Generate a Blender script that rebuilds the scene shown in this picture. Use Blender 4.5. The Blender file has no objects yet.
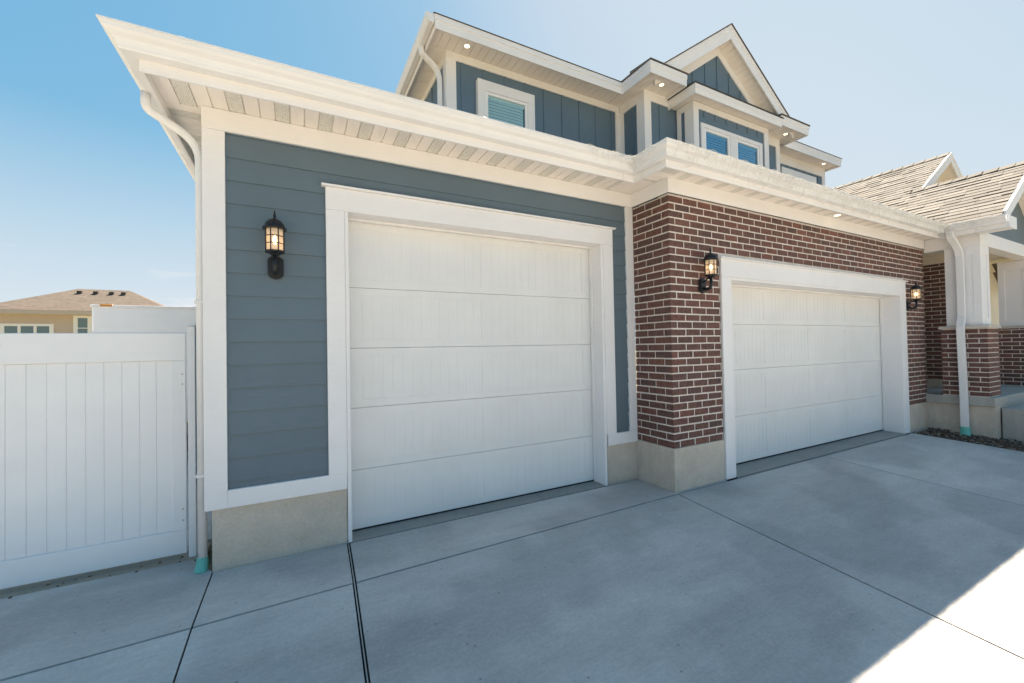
import bpy, bmesh, math, random
from mathutils import Vector, Matrix
random.seed(7)
SC = bpy.context.scene
COL = SC.collection
R = math.radians
# ------------------------------------------------------------------ camera
cam_d = bpy.data.cameras.new('camera'); cam = bpy.data.objects.new('camera', cam_d); COL.objects.link(cam)
cam_d.sensor_width = 36.0; cam_d.lens = 411.75 / 1024 * 36.0
cam_d.clip_start = 0.05; cam_d.clip_end = 2000
CAM = Vector((0.6087, -3.7752, 1.1425))
ri = Vector((0.88551495, -0.46423415, -0.01870641)); up = Vector((0.0095646, -0.02203935, 0.99971135)); fw = Vector((0.46451243, 0.88543827, 0.01507596))
m = Matrix(((ri.x, up.x, -fw.x, CAM.x), (ri.y, up.y, -fw.y, CAM.y), (ri.z, up.z, -fw.z, CAM.z), (0, 0, 0, 1)))
cam.matrix_world = m
SC.camera = cam
# ------------------------------------------------------------------ sky and sun
SUN_AZ = R(47)      # from +Y (behind the house) towards +X
SUN_EL = R(57.5)
w = bpy.data.worlds.new('World'); SC.world = w; w.use_nodes = True
nt = w.node_tree; bg = nt.nodes['Background']
sky = nt.nodes.new('ShaderNodeTexSky'); sky.sky_type = 'NISHITA'; sky.sun_disc = False
sky.sun_elevation = SUN_EL; sky.sun_rotation = SUN_AZ
sky.altitude = 1400; sky.air_density = 1.0; sky.dust_density = 2.6; sky.ozone_density = 1.3
# hazy-sky response: each channel of the sky rolls off softly towards the sun, as in a thin spring haze
EXPO = 1.92
sep = nt.nodes.new('ShaderNodeSeparateColor'); cmb = nt.nodes.new('ShaderNodeCombineColor'); nt.links.new(sky.outputs[0], sep.inputs[0])
for i_, (a_, k_) in enumerate(((.77, .60), (2.3, 2.7), (4.6, 5.0))):
    m1 = nt.nodes.new('ShaderNodeMath'); m1.operation = 'MULTIPLY'; nt.links.new(sep.outputs[i_], m1.inputs[0]); m1.inputs[1].default_value = .2167 * a_
    m2 = nt.nodes.new('ShaderNodeMath'); m2.operation = 'MULTIPLY_ADD'; nt.links.new(sep.outputs[i_], m2.inputs[0]); m2.inputs[1].default_value = .2167 * k_; m2.inputs[2].default_value = 1.0
    m3 = nt.nodes.new('ShaderNodeMath'); m3.operation = 'DIVIDE'; nt.links.new(m1.outputs[0], m3.inputs[0]); nt.links.new(m2.outputs[0], m3.inputs[1])
    m4 = nt.nodes.new('ShaderNodeMath'); m4.operation = 'MULTIPLY'; nt.links.new(m3.outputs[0], m4.inputs[0]); m4.inputs[1].default_value = 10.0 / 2**EXPO
    nt.links.new(m4.outputs[0], cmb.inputs[i_])
# thin high haze: whiter towards the horizon and towards the bright south-east, wisps of cloud low down
def wm(op, a, b=None, c=None, clamp=False):
    n = nt.nodes.new('ShaderNodeMath'); n.operation = op; n.use_clamp = clamp
    for i_, v in enumerate((a, b, c)):
        if v is None: continue
        if hasattr(v, 'links'): nt.links.new(v, n.inputs[i_])
        else: n.inputs[i_].default_value = v
    return n.outputs[0]
tcw = nt.nodes.new('ShaderNodeTexCoord'); sx = nt.nodes.new('ShaderNodeSeparateXYZ'); nt.links.new(tcw.outputs['Generated'], sx.inputs[0])
G_AZ = R(63); gv = Vector((math.sin(G_AZ)*.954, math.cos(G_AZ)*.954, .30))
dt = nt.nodes.new('ShaderNodeVectorMath'); dt.operation = 'DOT_PRODUCT'; nt.links.new(tcw.outputs['Generated'], dt.inputs[0]); dt.inputs[1].default_value = gv
Hh = wm('MULTIPLY_ADD', sx.outputs[2], -3.1, 1.22, True)
Kk = wm('MULTIPLY', wm('MULTIPLY_ADD', dt.outputs['Value'], 3.3, -2.28, True), .86)
ff = wm('SUBTRACT', 1.0, wm('MULTIPLY', wm('SUBTRACT', 1.0, Hh), wm('SUBTRACT', 1.0, Kk)))
ff = wm('MULTIPLY', ff, .93)
mpw = nt.nodes.new('ShaderNodeMapping'); mpw.inputs['Scale'].default_value = (3.5, 3.5, 20); nt.links.new(tcw.outputs['Generated'], mpw.inputs[0])
nzw = nt.nodes.new('ShaderNodeTexNoise'); nzw.inputs['Scale'].default_value = 1.6; nzw.inputs['Detail'].default_value = 6; nt.links.new(mpw.outputs[0], nzw.inputs[0])
cl_ = wm('MULTIPLY_ADD', nzw.outputs['Fac'], 7.0, -3.9, True)
cl_ = wm('MULTIPLY', cl_, wm('MULTIPLY_ADD', sx.outputs[2], -8.0, 1.7, True))
hm = nt.nodes.new('ShaderNodeMix'); hm.data_type = 'RGBA'; nt.links.new(ff, hm.inputs[0]); nt.links.new(cmb.outputs[0], hm.inputs[6])
sc_ = 10.0 / 2**EXPO
hm.inputs[7].default_value = (.72*sc_, .80*sc_, .865*sc_, 1)
h2 = nt.nodes.new('ShaderNodeMix'); h2.data_type = 'RGBA'; nt.links.new(cl_, h2.inputs[0]); nt.links.new(hm.outputs[2], h2.inputs[6]); h2.inputs[7].default_value = (.87*sc_, .885*sc_, .90*sc_, 1)
nt.links.new(h2.outputs[2], bg.inputs[0]); bg.inputs[1].default_value = 0.10
sd = bpy.data.lights.new('sun', 'SUN'); so = bpy.data.objects.new('sun', sd); COL.objects.link(so)
sd.energy = 5.0; sd.angle = R(0.55); sd.color = (1.0, 0.88, 0.71)
sdir = Vector((math.sin(SUN_AZ) * math.cos(SUN_EL), math.cos(SUN_AZ) * math.cos(SUN_EL), math.sin(SUN_EL)))
so.rotation_euler = sdir.to_track_quat('Z', 'Y').to_euler()
SC.view_settings.view_transform = 'Standard'; SC.view_settings.look = 'None'
SC.view_settings.exposure = EXPO; SC.view_settings.gamma = 1.0
SC.cycles.max_bounces = 10; SC.cycles.diffuse_bounces = 6; SC.cycles.transparent_max_bounces = 12
SC.cycles.use_denoising = True

# ------------------------------------------------------------------ node helpers
def new_mat(name, rough=0.6, base=(.5, .5, .5), metallic=0.0, spec=0.4):
    mt = bpy.data.materials.new(name); mt.use_nodes = True
    b = mt.node_tree.nodes['Principled BSDF']
    b.inputs['Base Color'].default_value = (*base, 1); b.inputs['Roughness'].default_value = rough
    b.inputs['Metallic'].default_value = metallic; b.inputs['Specular IOR Level'].default_value = spec
    return mt, mt.node_tree, b
def N(t, typ, **kw):
    n = t.nodes.new(typ)
    for k, v in kw.items(): setattr(n, k, v)
    return n
def coords(t, scale=(1, 1, 1)):
    tc = N(t, 'ShaderNodeTexCoord'); mp = N(t, 'ShaderNodeMapping'); mp.inputs['Scale'].default_value = scale
    t.links.new(tc.outputs['Object'], mp.inputs[0]); return mp.outputs[0]
def noise(t, co, scale, detail=4, rough=.55):
    n = N(t, 'ShaderNodeTexNoise'); n.inputs['Scale'].default_value = scale; n.inputs['Detail'].default_value = detail
    n.inputs['Roughness'].default_value = rough; t.links.new(co, n.inputs['Vector']); return n.outputs['Fac']
def ramp(t, fac, stops):
    r = N(t, 'ShaderNodeValToRGB'); cr = r.color_ramp
    while len(cr.elements) < len(stops): cr.elements.new(.5)
    for e, (p, c) in zip(cr.elements, stops):
        e.position = p; e.color = (*c, 1) if len(c) == 3 else c
    t.links.new(fac, r.inputs[0]); return r.outputs[0]
def mix(t, fac, a, b, mode='MIX'):
    n = N(t, 'ShaderNodeMix', data_type='RGBA', blend_type=mode)
    for s, v in ((n.inputs[0], fac), (n.inputs[6], a), (n.inputs[7], b)):
        if hasattr(v, 'links'): t.links.new(v, s)
        elif isinstance(v, (int, float)): s.default_value = v
        else: s.default_value = (*v, 1)
    return n.outputs[2]
def bump(t, b, h, strength=.3, dist=.01):
    n = N(t, 'ShaderNodeBump'); n.inputs['Strength'].default_value = strength; n.inputs['Distance'].default_value = dist
    t.links.new(h, n.inputs['Height']); t.links.new(n.outputs[0], b.inputs['Normal'])
def painted(name, c, var=.06, rough=.55, grain=(3, 3, 40), gs=.08):
    mt, t, b = new_mat(name, rough, c)
    co = coords(t)
    f = noise(t, co, 1.7, 5)
    lo = tuple(x * (1 - var) for x in c); hi = tuple(min(1, x * (1 + var)) for x in c)
    c1 = ramp(t, f, [(.3, lo), (.7, hi)])
    f2 = noise(t, coords(t, grain), 6, 5)
    c2 = mix(t, .12, c1, ramp(t, f2, [(.35, tuple(x * .8 for x in c)), (.65, c)]))
    t.links.new(c2, b.inputs['Base Color'])
    bump(t, b, f2, gs, .004)
    return mt
M = {}
M['white'] = painted('white_paint', (.81, .79, .765), .025, .5, (4, 4, 4), .03)
M['white_trim'] = painted('white_trim_paint', (.80, .785, .785), .035, .55, (2, 2, 14), .05)
M['gutter'] = painted('white_aluminium_gutter', (.78, .775, .775), .03, .38, (1, 1, 1), .01)
M['soffit'] = painted('vinyl_soffit', (.86, .80, .73), .03, .5, (1, 1, 1), .01)
M['vinyl'] = painted('white_vinyl', (.87, .86, .86), .015, .38, (1, 1, 1), .01)
M['siding'] = painted('blue_grey_siding', (.115, .160, .195), .06, .55, (1.2, 1.2, 30), .25)
M['batten'] = painted('blue_batten_siding', (.112, .172, .235), .06, .55, (30, 30, 1.5), .12)
M['bronze'] = painted('dark_lantern_metal', (.012, .012, .014), .2, .35, (9, 9, 9), .1)
M['rubber'] = painted('black_rubber', (.015, .015, .016), .1, .6)
M['beige_stucco'] = painted('tan_stucco', (.52, .43, .35), .04, .8, (6, 6, 6), .2)
M['cream'] = painted('cream_panel', (.70, .64, .54), .03, .6)
M['teal'] = painted('teal_adapter', (.13, .42, .36), .3, .6, (8, 8, 8), .2)
M['dark'] = painted('dark_gap', (.010, .010, .011), .1, .9)
M['wire'] = painted('pale_light_wire', (.66, .62, .54), .1, .5)
M['rust'] = painted('orange_rust', (.60, .26, .06), .3, .8, (20, 20, 20), .2)
M['lintel'] = painted('cast_stone_cap', (.55, .49, .43), .08, .85, (12, 12, 12), .3)
M['flashing'] = painted('dark_drip_edge', (.035, .034, .034), .15, .5)
M['blind'] = painted('white_blind', (.75, .76, .76), .03, .5)

def door_mat():
    mt, t, b = new_mat('garage_door_steel', .42, (.76, .755, .74))
    f2 = noise(t, coords(t, (90, 90, 2.2)), 1.0, 4)
    f3 = noise(t, coords(t), 2.2, 4)
    c = ramp(t, f3, [(.3, (.74, .735, .72)), (.7, (.79, .785, .77))])
    c2 = mix(t, .05, c, ramp(t, f2, [(.4, (.58, .58, .57)), (.6, (.80, .79, .775))]))
    t.links.new(c2, b.inputs['Base Color']); bump(t, b, f2, .22, .0025)
    return mt
M['door'] = door_mat()
def vent_mat():
    mt, t, b = new_mat('perforated_soffit', .55, (.62, .58, .5))
    v = N(t, 'ShaderNodeTexVoronoi', feature='F1'); v.inputs['Scale'].default_value = 85; v.inputs['Randomness'].default_value = 0.15
    t.links.new(coords(t), v.inputs['Vector'])
    c = ramp(t, v.outputs['Distance'], [(.26, (.10, .09, .075)), (.36, (.72, .69, .62))])
    t.links.new(c, b.inputs['Base Color']); return mt
M['vent'] = vent_mat()
def brick_mat():
    mt, t, b = new_mat('red_brick', .85, (.2, .08, .06))
    g = N(t, 'ShaderNodeNewGeometry')
    c = ramp(t, g.outputs['Random Per Island'], [(0, (.185, .060, .042)), (.14, (.125, .050, .038)), (.28, (.060, .036, .034)), (.38, (.135, .060, .045)),
        (.50, (.105, .044, .034)), (.62, (.045, .034, .036)), (.72, (.150, .056, .040)), (.84, (.085, .050, .042)), (.93, (.225, .085, .058)), (1, (.038, .032, .034))])
    g.outputs[0]
    f = noise(t, coords(t), 26, 8, .7)
    c2 = mix(t, .55, c, ramp(t, f, [(.3, (.045, .025, .022)), (.62, (.20, .11, .09))]), 'MIX')
    c3 = mix(t, ramp(t, noise(t, coords(t), 70, 6, .7), [(.60, (0, 0, 0)), (.74, (.35, .35, .35))]), c2, (.42, .36, .31))
    t.links.new(c3, b.inputs['Base Color'])
    bump(t, b, noise(t, coords(t), 90, 6, .7), .6, .004); return mt
M['brick'] = brick_mat()
def mortar_mat():
    mt, t, b = new_mat('pale_mortar', .95, (.5, .45, .4))
    c = ramp(t, noise(t, coords(t), 9, 8, .65), [(.3, (.58, .52, .47)), (.7, (.76, .69, .63))])
    t.links.new(c, b.inputs['Base Color']); bump(t, b, noise(t, coords(t), 120, 6), .7, .005); return mt
M['mortar'] = mortar_mat()
def concrete_mat(name, lo, hi, stain, scale=1.0, island=0.0, rough=.8, drive=False):
    mt, t, b = new_mat(name, rough, lo)
    co = coords(t)
    f1 = noise(t, co, .55 * scale, 7, .6); f2 = noise(t, coords(t, (1, 3.2, 1)), 1.6 * scale, 8, .65); f3 = noise(t, co, 45, 6, .7)
    c = ramp(t, f1, [(.28, lo), (.72, hi)])
    c = mix(t, .45, c, ramp(t, f2, [(.32, tuple(x * .74 for x in lo)), (.68, tuple(min(1, x * 1.10) for x in hi))]))
    c = mix(t, .25, c, ramp(t, f3, [(.35, tuple(x * .62 for x in lo)), (.65, hi)]))
    if drive:
        # trowel sweeps, cure blotches, fine broom lines, grit and pin holes
        wv = N(t, 'ShaderNodeTexWave'); wv.inputs['Scale'].default_value = .55; wv.inputs['Distortion'].default_value = 7; wv.inputs['Detail'].default_value = 5; wv.inputs['Detail Scale'].default_value = 1.4
        mp = N(t, 'ShaderNodeMapping'); mp.inputs['Rotation'].default_value = (0, 0, R(84)); mp.inputs['Scale'].default_value = (1, .35, 1)
        tc = N(t, 'ShaderNodeTexCoord'); t.links.new(tc.outputs['Object'], mp.inputs[0]); t.links.new(mp.outputs[0], wv.inputs['Vector'])
        c = mix(t, .55, c, mix(t, 1.0, c, ramp(t, wv.outputs['Fac'], [(.2, (.80, .80, .81)), (.8, (1.14, 1.13, 1.12))]), 'MULTIPLY'))
        bl_ = noise(t, coords(t, (.45, 1.5, 1)), 2.4, 11, .74)
        c = mix(t, 1.0, c, ramp(t, bl_, [(.30, (.86, .87, .88)), (.47, (.98, .98, .98)), (.55, (1.0, 1.0, 1.0)), (.72, (1.10, 1.09, 1.07))]), 'MULTIPLY')
        sw = noise(t, coords(t, (3, 40, 1)), 3, 6, .6)
        c = mix(t, 1.0, c, ramp(t, sw, [(.3, (.93, .93, .93)), (.7, (1.05, 1.05, 1.05))]), 'MULTIPLY')
        vo = N(t, 'ShaderNodeTexVoronoi', feature='F1'); vo.inputs['Scale'].default_value = 9; t.links.new(co, vo.inputs['Vector'])
        c = mix(t, ramp(t, vo.outputs['Distance'], [(.045, (.65, .65, .65)), (.075, (0, 0, 0))]), c, (.16, .15, .14))
    sp = ramp(t, noise(t, coords(t), 7.5 * scale, 9, .75), [(.62, (0, 0, 0)), (.76, (1, 1, 1))])
    c = mix(t, mix(t, .75, (0, 0, 0), sp), c, stain)
    if island:
        g = N(t, 'ShaderNodeNewGeometry')
        k = ramp(t, g.outputs['Random Per Island'], [(0, (1 - island,) * 3), (1, (1 + island * .4,) * 3)])
        c = mix(t, 1.0, c, k, 'MULTIPLY')
    t.links.new(c, b.inputs['Base Color'])
    ro = ramp(t, f2, [(.3, (.55,) * 3), (.7, (.9,) * 3)]); t.links.new(ro, b.inputs['Roughness'])
    bump(t, b, noise(t, coords(t, (1, 6, 1)), 60, 7, .7), .45, .005)
    return mt
M['concrete'] = concrete_mat('driveway_concrete', (.455, .43, .41), (.605, .57, .54), (.66, .62, .56), 1.0, .10, drive=True)
M['foundation'] = concrete_mat('foundation_concrete', (.49, .425, .35), (.66, .58, .485), (.42, .34, .25), 2.2)
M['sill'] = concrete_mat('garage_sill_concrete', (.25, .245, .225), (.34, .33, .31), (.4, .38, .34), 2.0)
M['slab'] = concrete_mat('porch_concrete', (.36, .345, .31), (.46, .44, .40), (.5, .47, .42), 1.5)
def soil_mat():
    mt, t, b = new_mat('brown_soil', .95, (.1, .07, .05))
    c = ramp(t, noise(t, coords(t), 14, 9, .7), [(.3, (.055, .038, .028)), (.5, (.12, .085, .062)), (.72, (.26, .205, .16))])
    t.links.new(c, b.inputs['Base Color']); bump(t, b, noise(t, coords(t), 40, 8, .7), 1.0, .03); return mt
M['soil'] = soil_mat()
M['dirt'] = concrete_mat('pale_dirt', (.30, .25, .19), (.42, .36, .29), (.2, .16, .12), 3.0)
def mulch_mat():
    mt, t, b = new_mat('mulch_chips', .9, (.1, .07, .05))
    g = N(t, 'ShaderNodeNewGeometry')
    c = ramp(t, g.outputs['Random Per Island'], [(0, (.05, .032, .024)), (.4, (.13, .085, .06)), (.75, (.22, .165, .125)), (1, (.38, .32, .26))])
    t.links.new(c, b.inputs['Base Color']); return mt
M['mulch'] = mulch_mat()
def grass_mat():
    mt, t, b = new_mat('dry_lawn', .95, (.1, .1, .04))
    c = ramp(t, noise(t, coords(t), 3, 9, .7), [(.3, (.15, .135, .075)), (.55, (.235, .205, .12)), (.75, (.33, .28, .18))])
    t.links.new(c, b.inputs['Base Color']); bump(t, b, noise(t, coords(t), 30, 8, .7), .8, .03); return mt
M['ground'] = grass_mat()
def asphalt_mat():
    mt, t, b = new_mat('asphalt', .9, (.05, .05, .05))
    c = ramp(t, noise(t, coords(t), 60, 6, .7), [(.3, (.035, .035, .036)), (.7, (.085, .084, .08))])
    t.links.new(c, b.inputs['Base Color']); bump(t, b, noise(t, coords(t), 150, 5, .7), .6, .006); return mt
M['asphalt'] = asphalt_mat()
def shingle_mat(name, stops):
    mt, t, b = new_mat(name, .92, (.3, .25, .2))
    g = N(t, 'ShaderNodeNewGeometry')
    c = ramp(t, g.outputs['Random Per Island'], stops)
    f = noise(t, coords(t), 120, 5, .8)
    c = mix(t, .45, c, ramp(t, f, [(.3, tuple(x * .6 for x in stops[0][1])), (.7, tuple(min(1, x * 1.25) for x in stops[-1][1]))]))
    t.links.new(c, b.inputs['Base Color']); bump(t, b, f, .5, .004); return mt
M['shingle'] = shingle_mat('tan_shingles', [(0, (.110, .098, .086)), (.25, (.175, .156, .137)), (.6, (.225, .202, .178)), (.85, (.275, .248, .22)), (1, (.14, .126, .112))])
def far_shingle(nm='brown_far_shingles', k=1.0):
    mt, t, b = new_mat(nm, .92, (.2, .15, .1))
    br = N(t, 'ShaderNodeTexBrick'); br.inputs['Scale'].default_value = 1; br.inputs['Brick Width'].default_value = .3; br.inputs['Row Height'].default_value = .11
    br.inputs['Mortar Size'].default_value = .008; br.inputs['Color1'].default_value = (.135, .105, .085, 1); br.inputs['Color2'].default_value = (.08, .064, .054, 1)
    br.inputs['Mortar'].default_value = (.08, .06, .045, 1)
    co = coords(t); t.links.new(co, br.inputs['Vector'])
    c = mix(t, .5, br.outputs[0], ramp(t, noise(t, coords(t), 9, 8, .75), [(.35, (.068, .053, .043)), (.65, (.165, .133, .108))]))
    t.links.new(c, b.inputs['Base Color']); return mt
M['far_shingle'] = far_shingle()
M['roof_shingle'] = far_shingle('tan_roof_shingles')
def glass_mat(name, tint=(.75, .87, .92), refl=.55):
    mt = bpy.data.materials.new(name); mt.use_nodes = True; t = mt.node_tree; t.nodes.clear()
    o = N(t, 'ShaderNodeOutputMaterial'); mx = N(t, 'ShaderNodeMixShader'); tr = N(t, 'ShaderNodeBsdfTransparent'); gl = N(t, 'ShaderNodeBsdfGlossy')
    tr.inputs[0].default_value = (*tint, 1); gl.inputs['Roughness'].default_value = .02; gl.inputs[0].default_value = (.95, .97, 1, 1)
    lw = N(t, 'ShaderNodeLayerWeight'); lw.inputs[0].default_value = .5
    pw = N(t, 'ShaderNodeMath', operation='POWER'); t.links.new(lw.outputs['Facing'], pw.inputs[0]); pw.inputs[1].default_value = 3.0
    fr = N(t, 'ShaderNodeMath', operation='MULTIPLY_ADD'); t.links.new(pw.outputs[0], fr.inputs[0]); fr.inputs[1].default_value = refl; fr.inputs[2].default_value = .07
    t.links.new(fr.outputs[0], mx.inputs[0]); t.links.new(tr.outputs[0], mx.inputs[1]); t.links.new(gl.outputs[0], mx.inputs[2]); t.links.new(mx.outputs[0], o.inputs[0])
    return mt
M['glass'] = glass_mat('window_glass', (.58, .76, .86), .75)
M['glass_clear'] = glass_mat('front_window_glass', (.84, .93, .93), .5)
def emit_mat(name, col, s):
    mt, t, b = new_mat(name, .5, (.8, .75, .6)); b.inputs['Emission Color'].default_value = (*col, 1); b.inputs['Emission Strength'].default_value = s; return mt
M['bulb'] = emit_mat('lit_bulb', (1.0, .66, .32), 4)
M['soffit_bulb'] = emit_mat('lit_soffit_lens', (1.0, .80, .45), 1.2)
def lantern_glass():
    mt, t, b = new_mat('seeded_lantern_glass', .35, (.72, .64, .55)); b.inputs['Transmission Weight'].default_value = .5; b.inputs['IOR'].default_value = 1.2
    b.inputs['Emission Color'].default_value = (1.0, .66, .34, 1); b.inputs['Emission Strength'].default_value = .05
    return mt
M['lglass'] = lantern_glass()

# ------------------------------------------------------------------ mesh helpers
class MB:
    def __init__(s): s.v = []; s.f = []
    def box(s, x0, x1, y0, y1, z0, z1):
        if x0 > x1: x0, x1 = x1, x0
        if y0 > y1: y0, y1 = y1, y0
        if z0 > z1: z0, z1 = z1, z0
        s.hexa([(x0, y0, z0), (x1, y0, z0), (x1, y1, z0), (x0, y1, z0), (x0, y0, z1), (x1, y0, z1), (x1, y1, z1), (x0, y1, z1)])
        return s
    def hexa(s, p):
        n = len(s.v); s.v += [tuple(q) for q in p]
        s.f += [(n, n+3, n+2, n+1), (n+4, n+5, n+6, n+7), (n, n+1, n+5, n+4), (n+1, n+2, n+6, n+5), (n+2, n+3, n+7, n+6), (n+3, n, n+4, n+7)]
    def poly(s, pts): n = len(s.v); s.v += [tuple(q) for q in pts]; s.f.append(tuple(range(n, n+len(pts))))
    def prism(s, pts, d):
        """closed polygon pts extruded by vector d"""
        n = len(s.v); k = len(pts); s.v += [tuple(q) for q in pts] + [tuple(Vector(q) + Vector(d)) for q in pts]
        s.f.append(tuple(range(n, n+k))[::-1]); s.f.append(tuple(range(n+k, n+2*k)))
        for i in range(k): j = (i+1) % k; s.f.append((n+i, n+j, n+k+j, n+k+i))
        return s
    def sweep(s, path, prof, cap=True):
        """plan path [(x,y)], profile [(outward offset, z)] closed; outward = right of travel"""
        P = [Vector(p) for p in path]; k = len(prof); n0 = len(s.v)
        for i, p in enumerate(P):
            dirs = []
            if i > 0: dirs.append((P[i] - P[i-1]).normalized())
            if i < len(P)-1: dirs.append((P[i+1] - P[i]).normalized())
            ns = [Vector((d.y, -d.x)) for d in dirs]
            b = ns[0] if len(ns) == 1 else (ns[0] + ns[1]) / (1 + ns[0].dot(ns[1]))
            for d, z in prof: s.v.append((p.x + b.x*d, p.y + b.y*d, z))
        for i in range(len(P)-1):
            for j in range(k):
                a = n0+i*k+j; b_ = n0+i*k+(j+1) % k; s.f.append((a, b_, b_+k, a+k))
        if cap: s.f.append(tuple(n0+j for j in range(k))); s.f.append(tuple(n0+(len(P)-1)*k+j for j in range(k))[::-1])
        return s
    def tube(s, pts, r, seg=8, sq=None):
        """round tube, or rectangular (sq=(w,h)) along 3D points"""
        P = [Vector(p) for p in pts]; n0 = len(s.v); prev = None
        for i, p in enumerate(P):
            t = (P[min(i+1, len(P)-1)] - P[max(i-1, 0)]).normalized()
            if prev is None:
                a = Vector((1, 0, 0)) if abs(t.x) < .9 else Vector((0, 1, 0))
                u = (a - t * a.dot(t)).normalized()
            else: u = (prev - t * prev.dot(t)).normalized()
            prev = u; v_ = t.cross(u)
            if sq:
                w, h = sq; c = [(w, h), (-w, h), (-w, -h), (w, -h)]
                for a, b in c: s.v.append(tuple(p + u*a/2 + v_*b/2))
            else:
                for j in range(seg):
                    an = 2*math.pi*j/seg; rr = r[i] if isinstance(r, (list, tuple)) else r
                    s.v.append(tuple(p + (u*math.cos(an) + v_*math.sin(an))*rr))
        k = 4 if sq else seg
        for i in range(len(P)-1):
            for j in range(k):
                a = n0+i*k+j; b = n0+i*k+(j+1) % k; s.f.append((a, b, b+k, a+k))
        s.f.append(tuple(n0+j for j in range(k))[::-1]); s.f.append(tuple(n0+(len(P)-1)*k+j for j in range(k)))
        return s
    def lathe(s, c, prof, seg=16):
        n0 = len(s.v); k = len(prof)
        for j in range(seg):
            an = 2*math.pi*(j+.5)/seg
            for r, z in prof: s.v.append((c[0]+r*math.cos(an), c[1]+r*math.sin(an), c[2]+z))
        for j in range(seg):
            for i in range(k-1):
                a = n0+j*k+i; b = n0+((j+1) % seg)*k+i; s.f.append((a, b, b+1, a+1))
        s.f.append(tuple(n0+j*k for j in range(seg))[::-1]); s.f.append(tuple(n0+j*k+k-1 for j in range(seg)))
        return s
    def build_each(s, name, mat, parent=None, bevel=0.0):
        """every loose piece (connected faces) becomes an object of its own"""
        par = list(range(len(s.v)))
        def find(a):
            while par[a] != a: par[a] = par[par[a]]; a = par[a]
            return a
        for f in s.f:
            for q in f[1:]: par[find(q)] = find(f[0])
        grp = {}
        for f in s.f: grp.setdefault(find(f[0]), []).append(f)
        out = []
        for fs in grp.values():
            ids = sorted({i for f in fs for i in f}); mp = {i: k for k, i in enumerate(ids)}
            m_ = MB(); m_.v = [s.v[i] for i in ids]; m_.f = [tuple(mp[i] for i in f) for f in fs]
            out.append(m_.build(name, mat, parent, bevel))
        return out
    def build(s, name, mat, parent=None, bevel=0.0, smooth=False, label=None, extra=None, mats=None):
        me = bpy.data.meshes.new(name); me.from_pydata(s.v, [], s.f); me.update()
        bm = bmesh.new(); bm.from_mesh(me); bmesh.ops.recalc_face_normals(bm, faces=bm.faces); bm.to_mesh(me); bm.free()
        o = bpy.data.objects.new(name, me); COL.objects.link(o)
        me.materials.append(M[mat] if isinstance(mat, str) else mat)
        if smooth:
            for p in me.polygons: p.use_smooth = True
        if parent is not None: o.parent = parent
        if bevel:
            md = o.modifiers.new('bevel', 'BEVEL'); md.width = bevel; md.segments = 2; md.limit_method = 'ANGLE'; md.angle_limit = R(40)
        if label: o['label'] = label
        return o
def thing(name, label, cat, loc=(0, 0, 0), group=None):
    o = bpy.data.objects.new(name, None); COL.objects.link(o); o.location = loc; o['label'] = label; o['category'] = cat
    o.empty_display_size = .2
    if group: o['group'] = group
    return o
def structure(o): o['kind'] = 'structure'; return o

# ------------------------------------------------------------------ ground
BRK = lambda x: -.70 + .02*x if x < 4.5 else -.61
SL = .08
def gz(x, y):
    b = -.480
    yy = y - BRK(x)
    if y < BRK(x): b += SL * max(yy, -8.4)
    return b
# large terrain sheet
mb = MB(); xs = [-400, -60, -20, -3.2, 0, 4.5, 10.6, 20, 60, 400]; ys = [-400, -60, -20, -9.05, -5, -2, -.66, 0, 2, 8, 30, 100, 400]
for i in range(len(xs)-1):
    for j in range(len(ys)-1):
        q = [(xs[i], ys[j]), (xs[i+1], ys[j]), (xs[i+1], ys[j+1]), (xs[i], ys[j+1])]
        mb.poly([(x, y, gz(x, y) - .07) for x, y in q])
structure(mb.build('ground', 'ground'))
# driveway slabs
def clip(poly, a, b, c):
    out = []
    for i in range(len(poly)):
        p, q = poly[i], poly[(i+1) % len(poly)]; dp = a*p[0]+b*p[1]+c; dq = a*q[0]+b*q[1]+c
        if dp >= 0: out.append(p)
        if dp*dq < 0: t = dp/(dp-dq); out.append((p[0]+t*(q[0]-p[0]), p[1]+t*(q[1]-p[1])))
    return out
def slab_poly(mb, pts, depth=.06, top=0.0):
    n = len(mb.v); k = len(pts)
    mb.v += [(x, y, gz(x, y)+top) for x, y in pts] + [(x, y, gz(x, y)-depth) for x, y in pts]
    mb.f.append(tuple(range(n, n+k)))
    for i in range(k): j = (i+1) % k; mb.f.append((n+i, n+j, n+k+j, n+k+i))
A = lambda y: .045
B = lambda y: .985 + (y+.02)*.045
C = lambda y: 4.262 + (y+.70)*.010
D = lambda y: 7.22 - (y+.6)*.09
EDG = lambda y: 10.10 - (y+.5)*.17
g = .0095
drv = MB()
Ew = lambda x: BRK(x)
def quad(xa, xb, ya, yb, ga=g, gb=g, gy0=g, gy1=g):
    return [(xa(yb)+ga, yb), (xb(yb)-gb, yb)], [(xb(ya)-gb, ya), (xa(ya)+ga, ya)]
L3 = lambda y: -3.2
# upper strip (between facade and joint E)
def strip(xa, xb, y_top, ga, gb):
    x0 = xa(-.65)+ga; x1 = xb(-.65)-gb
    slab_poly(drv, [(x0, Ew(x0)+g), (x1, Ew(x1)+g), (xb(y_top)-gb, y_top), (xa(y_top)+ga, y_top)])
slab_poly(drv, [(-3.2, Ew(-3.2)+g), (A(0)-.0055, Ew(0)+g), (A(0)-.0055, .012), (-.13, .30), (-3.2, .30)])
strip(A, B, -.006, .0055, .014)
strip(B, lambda y: 4.27, -.032, .014, .0)
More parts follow.
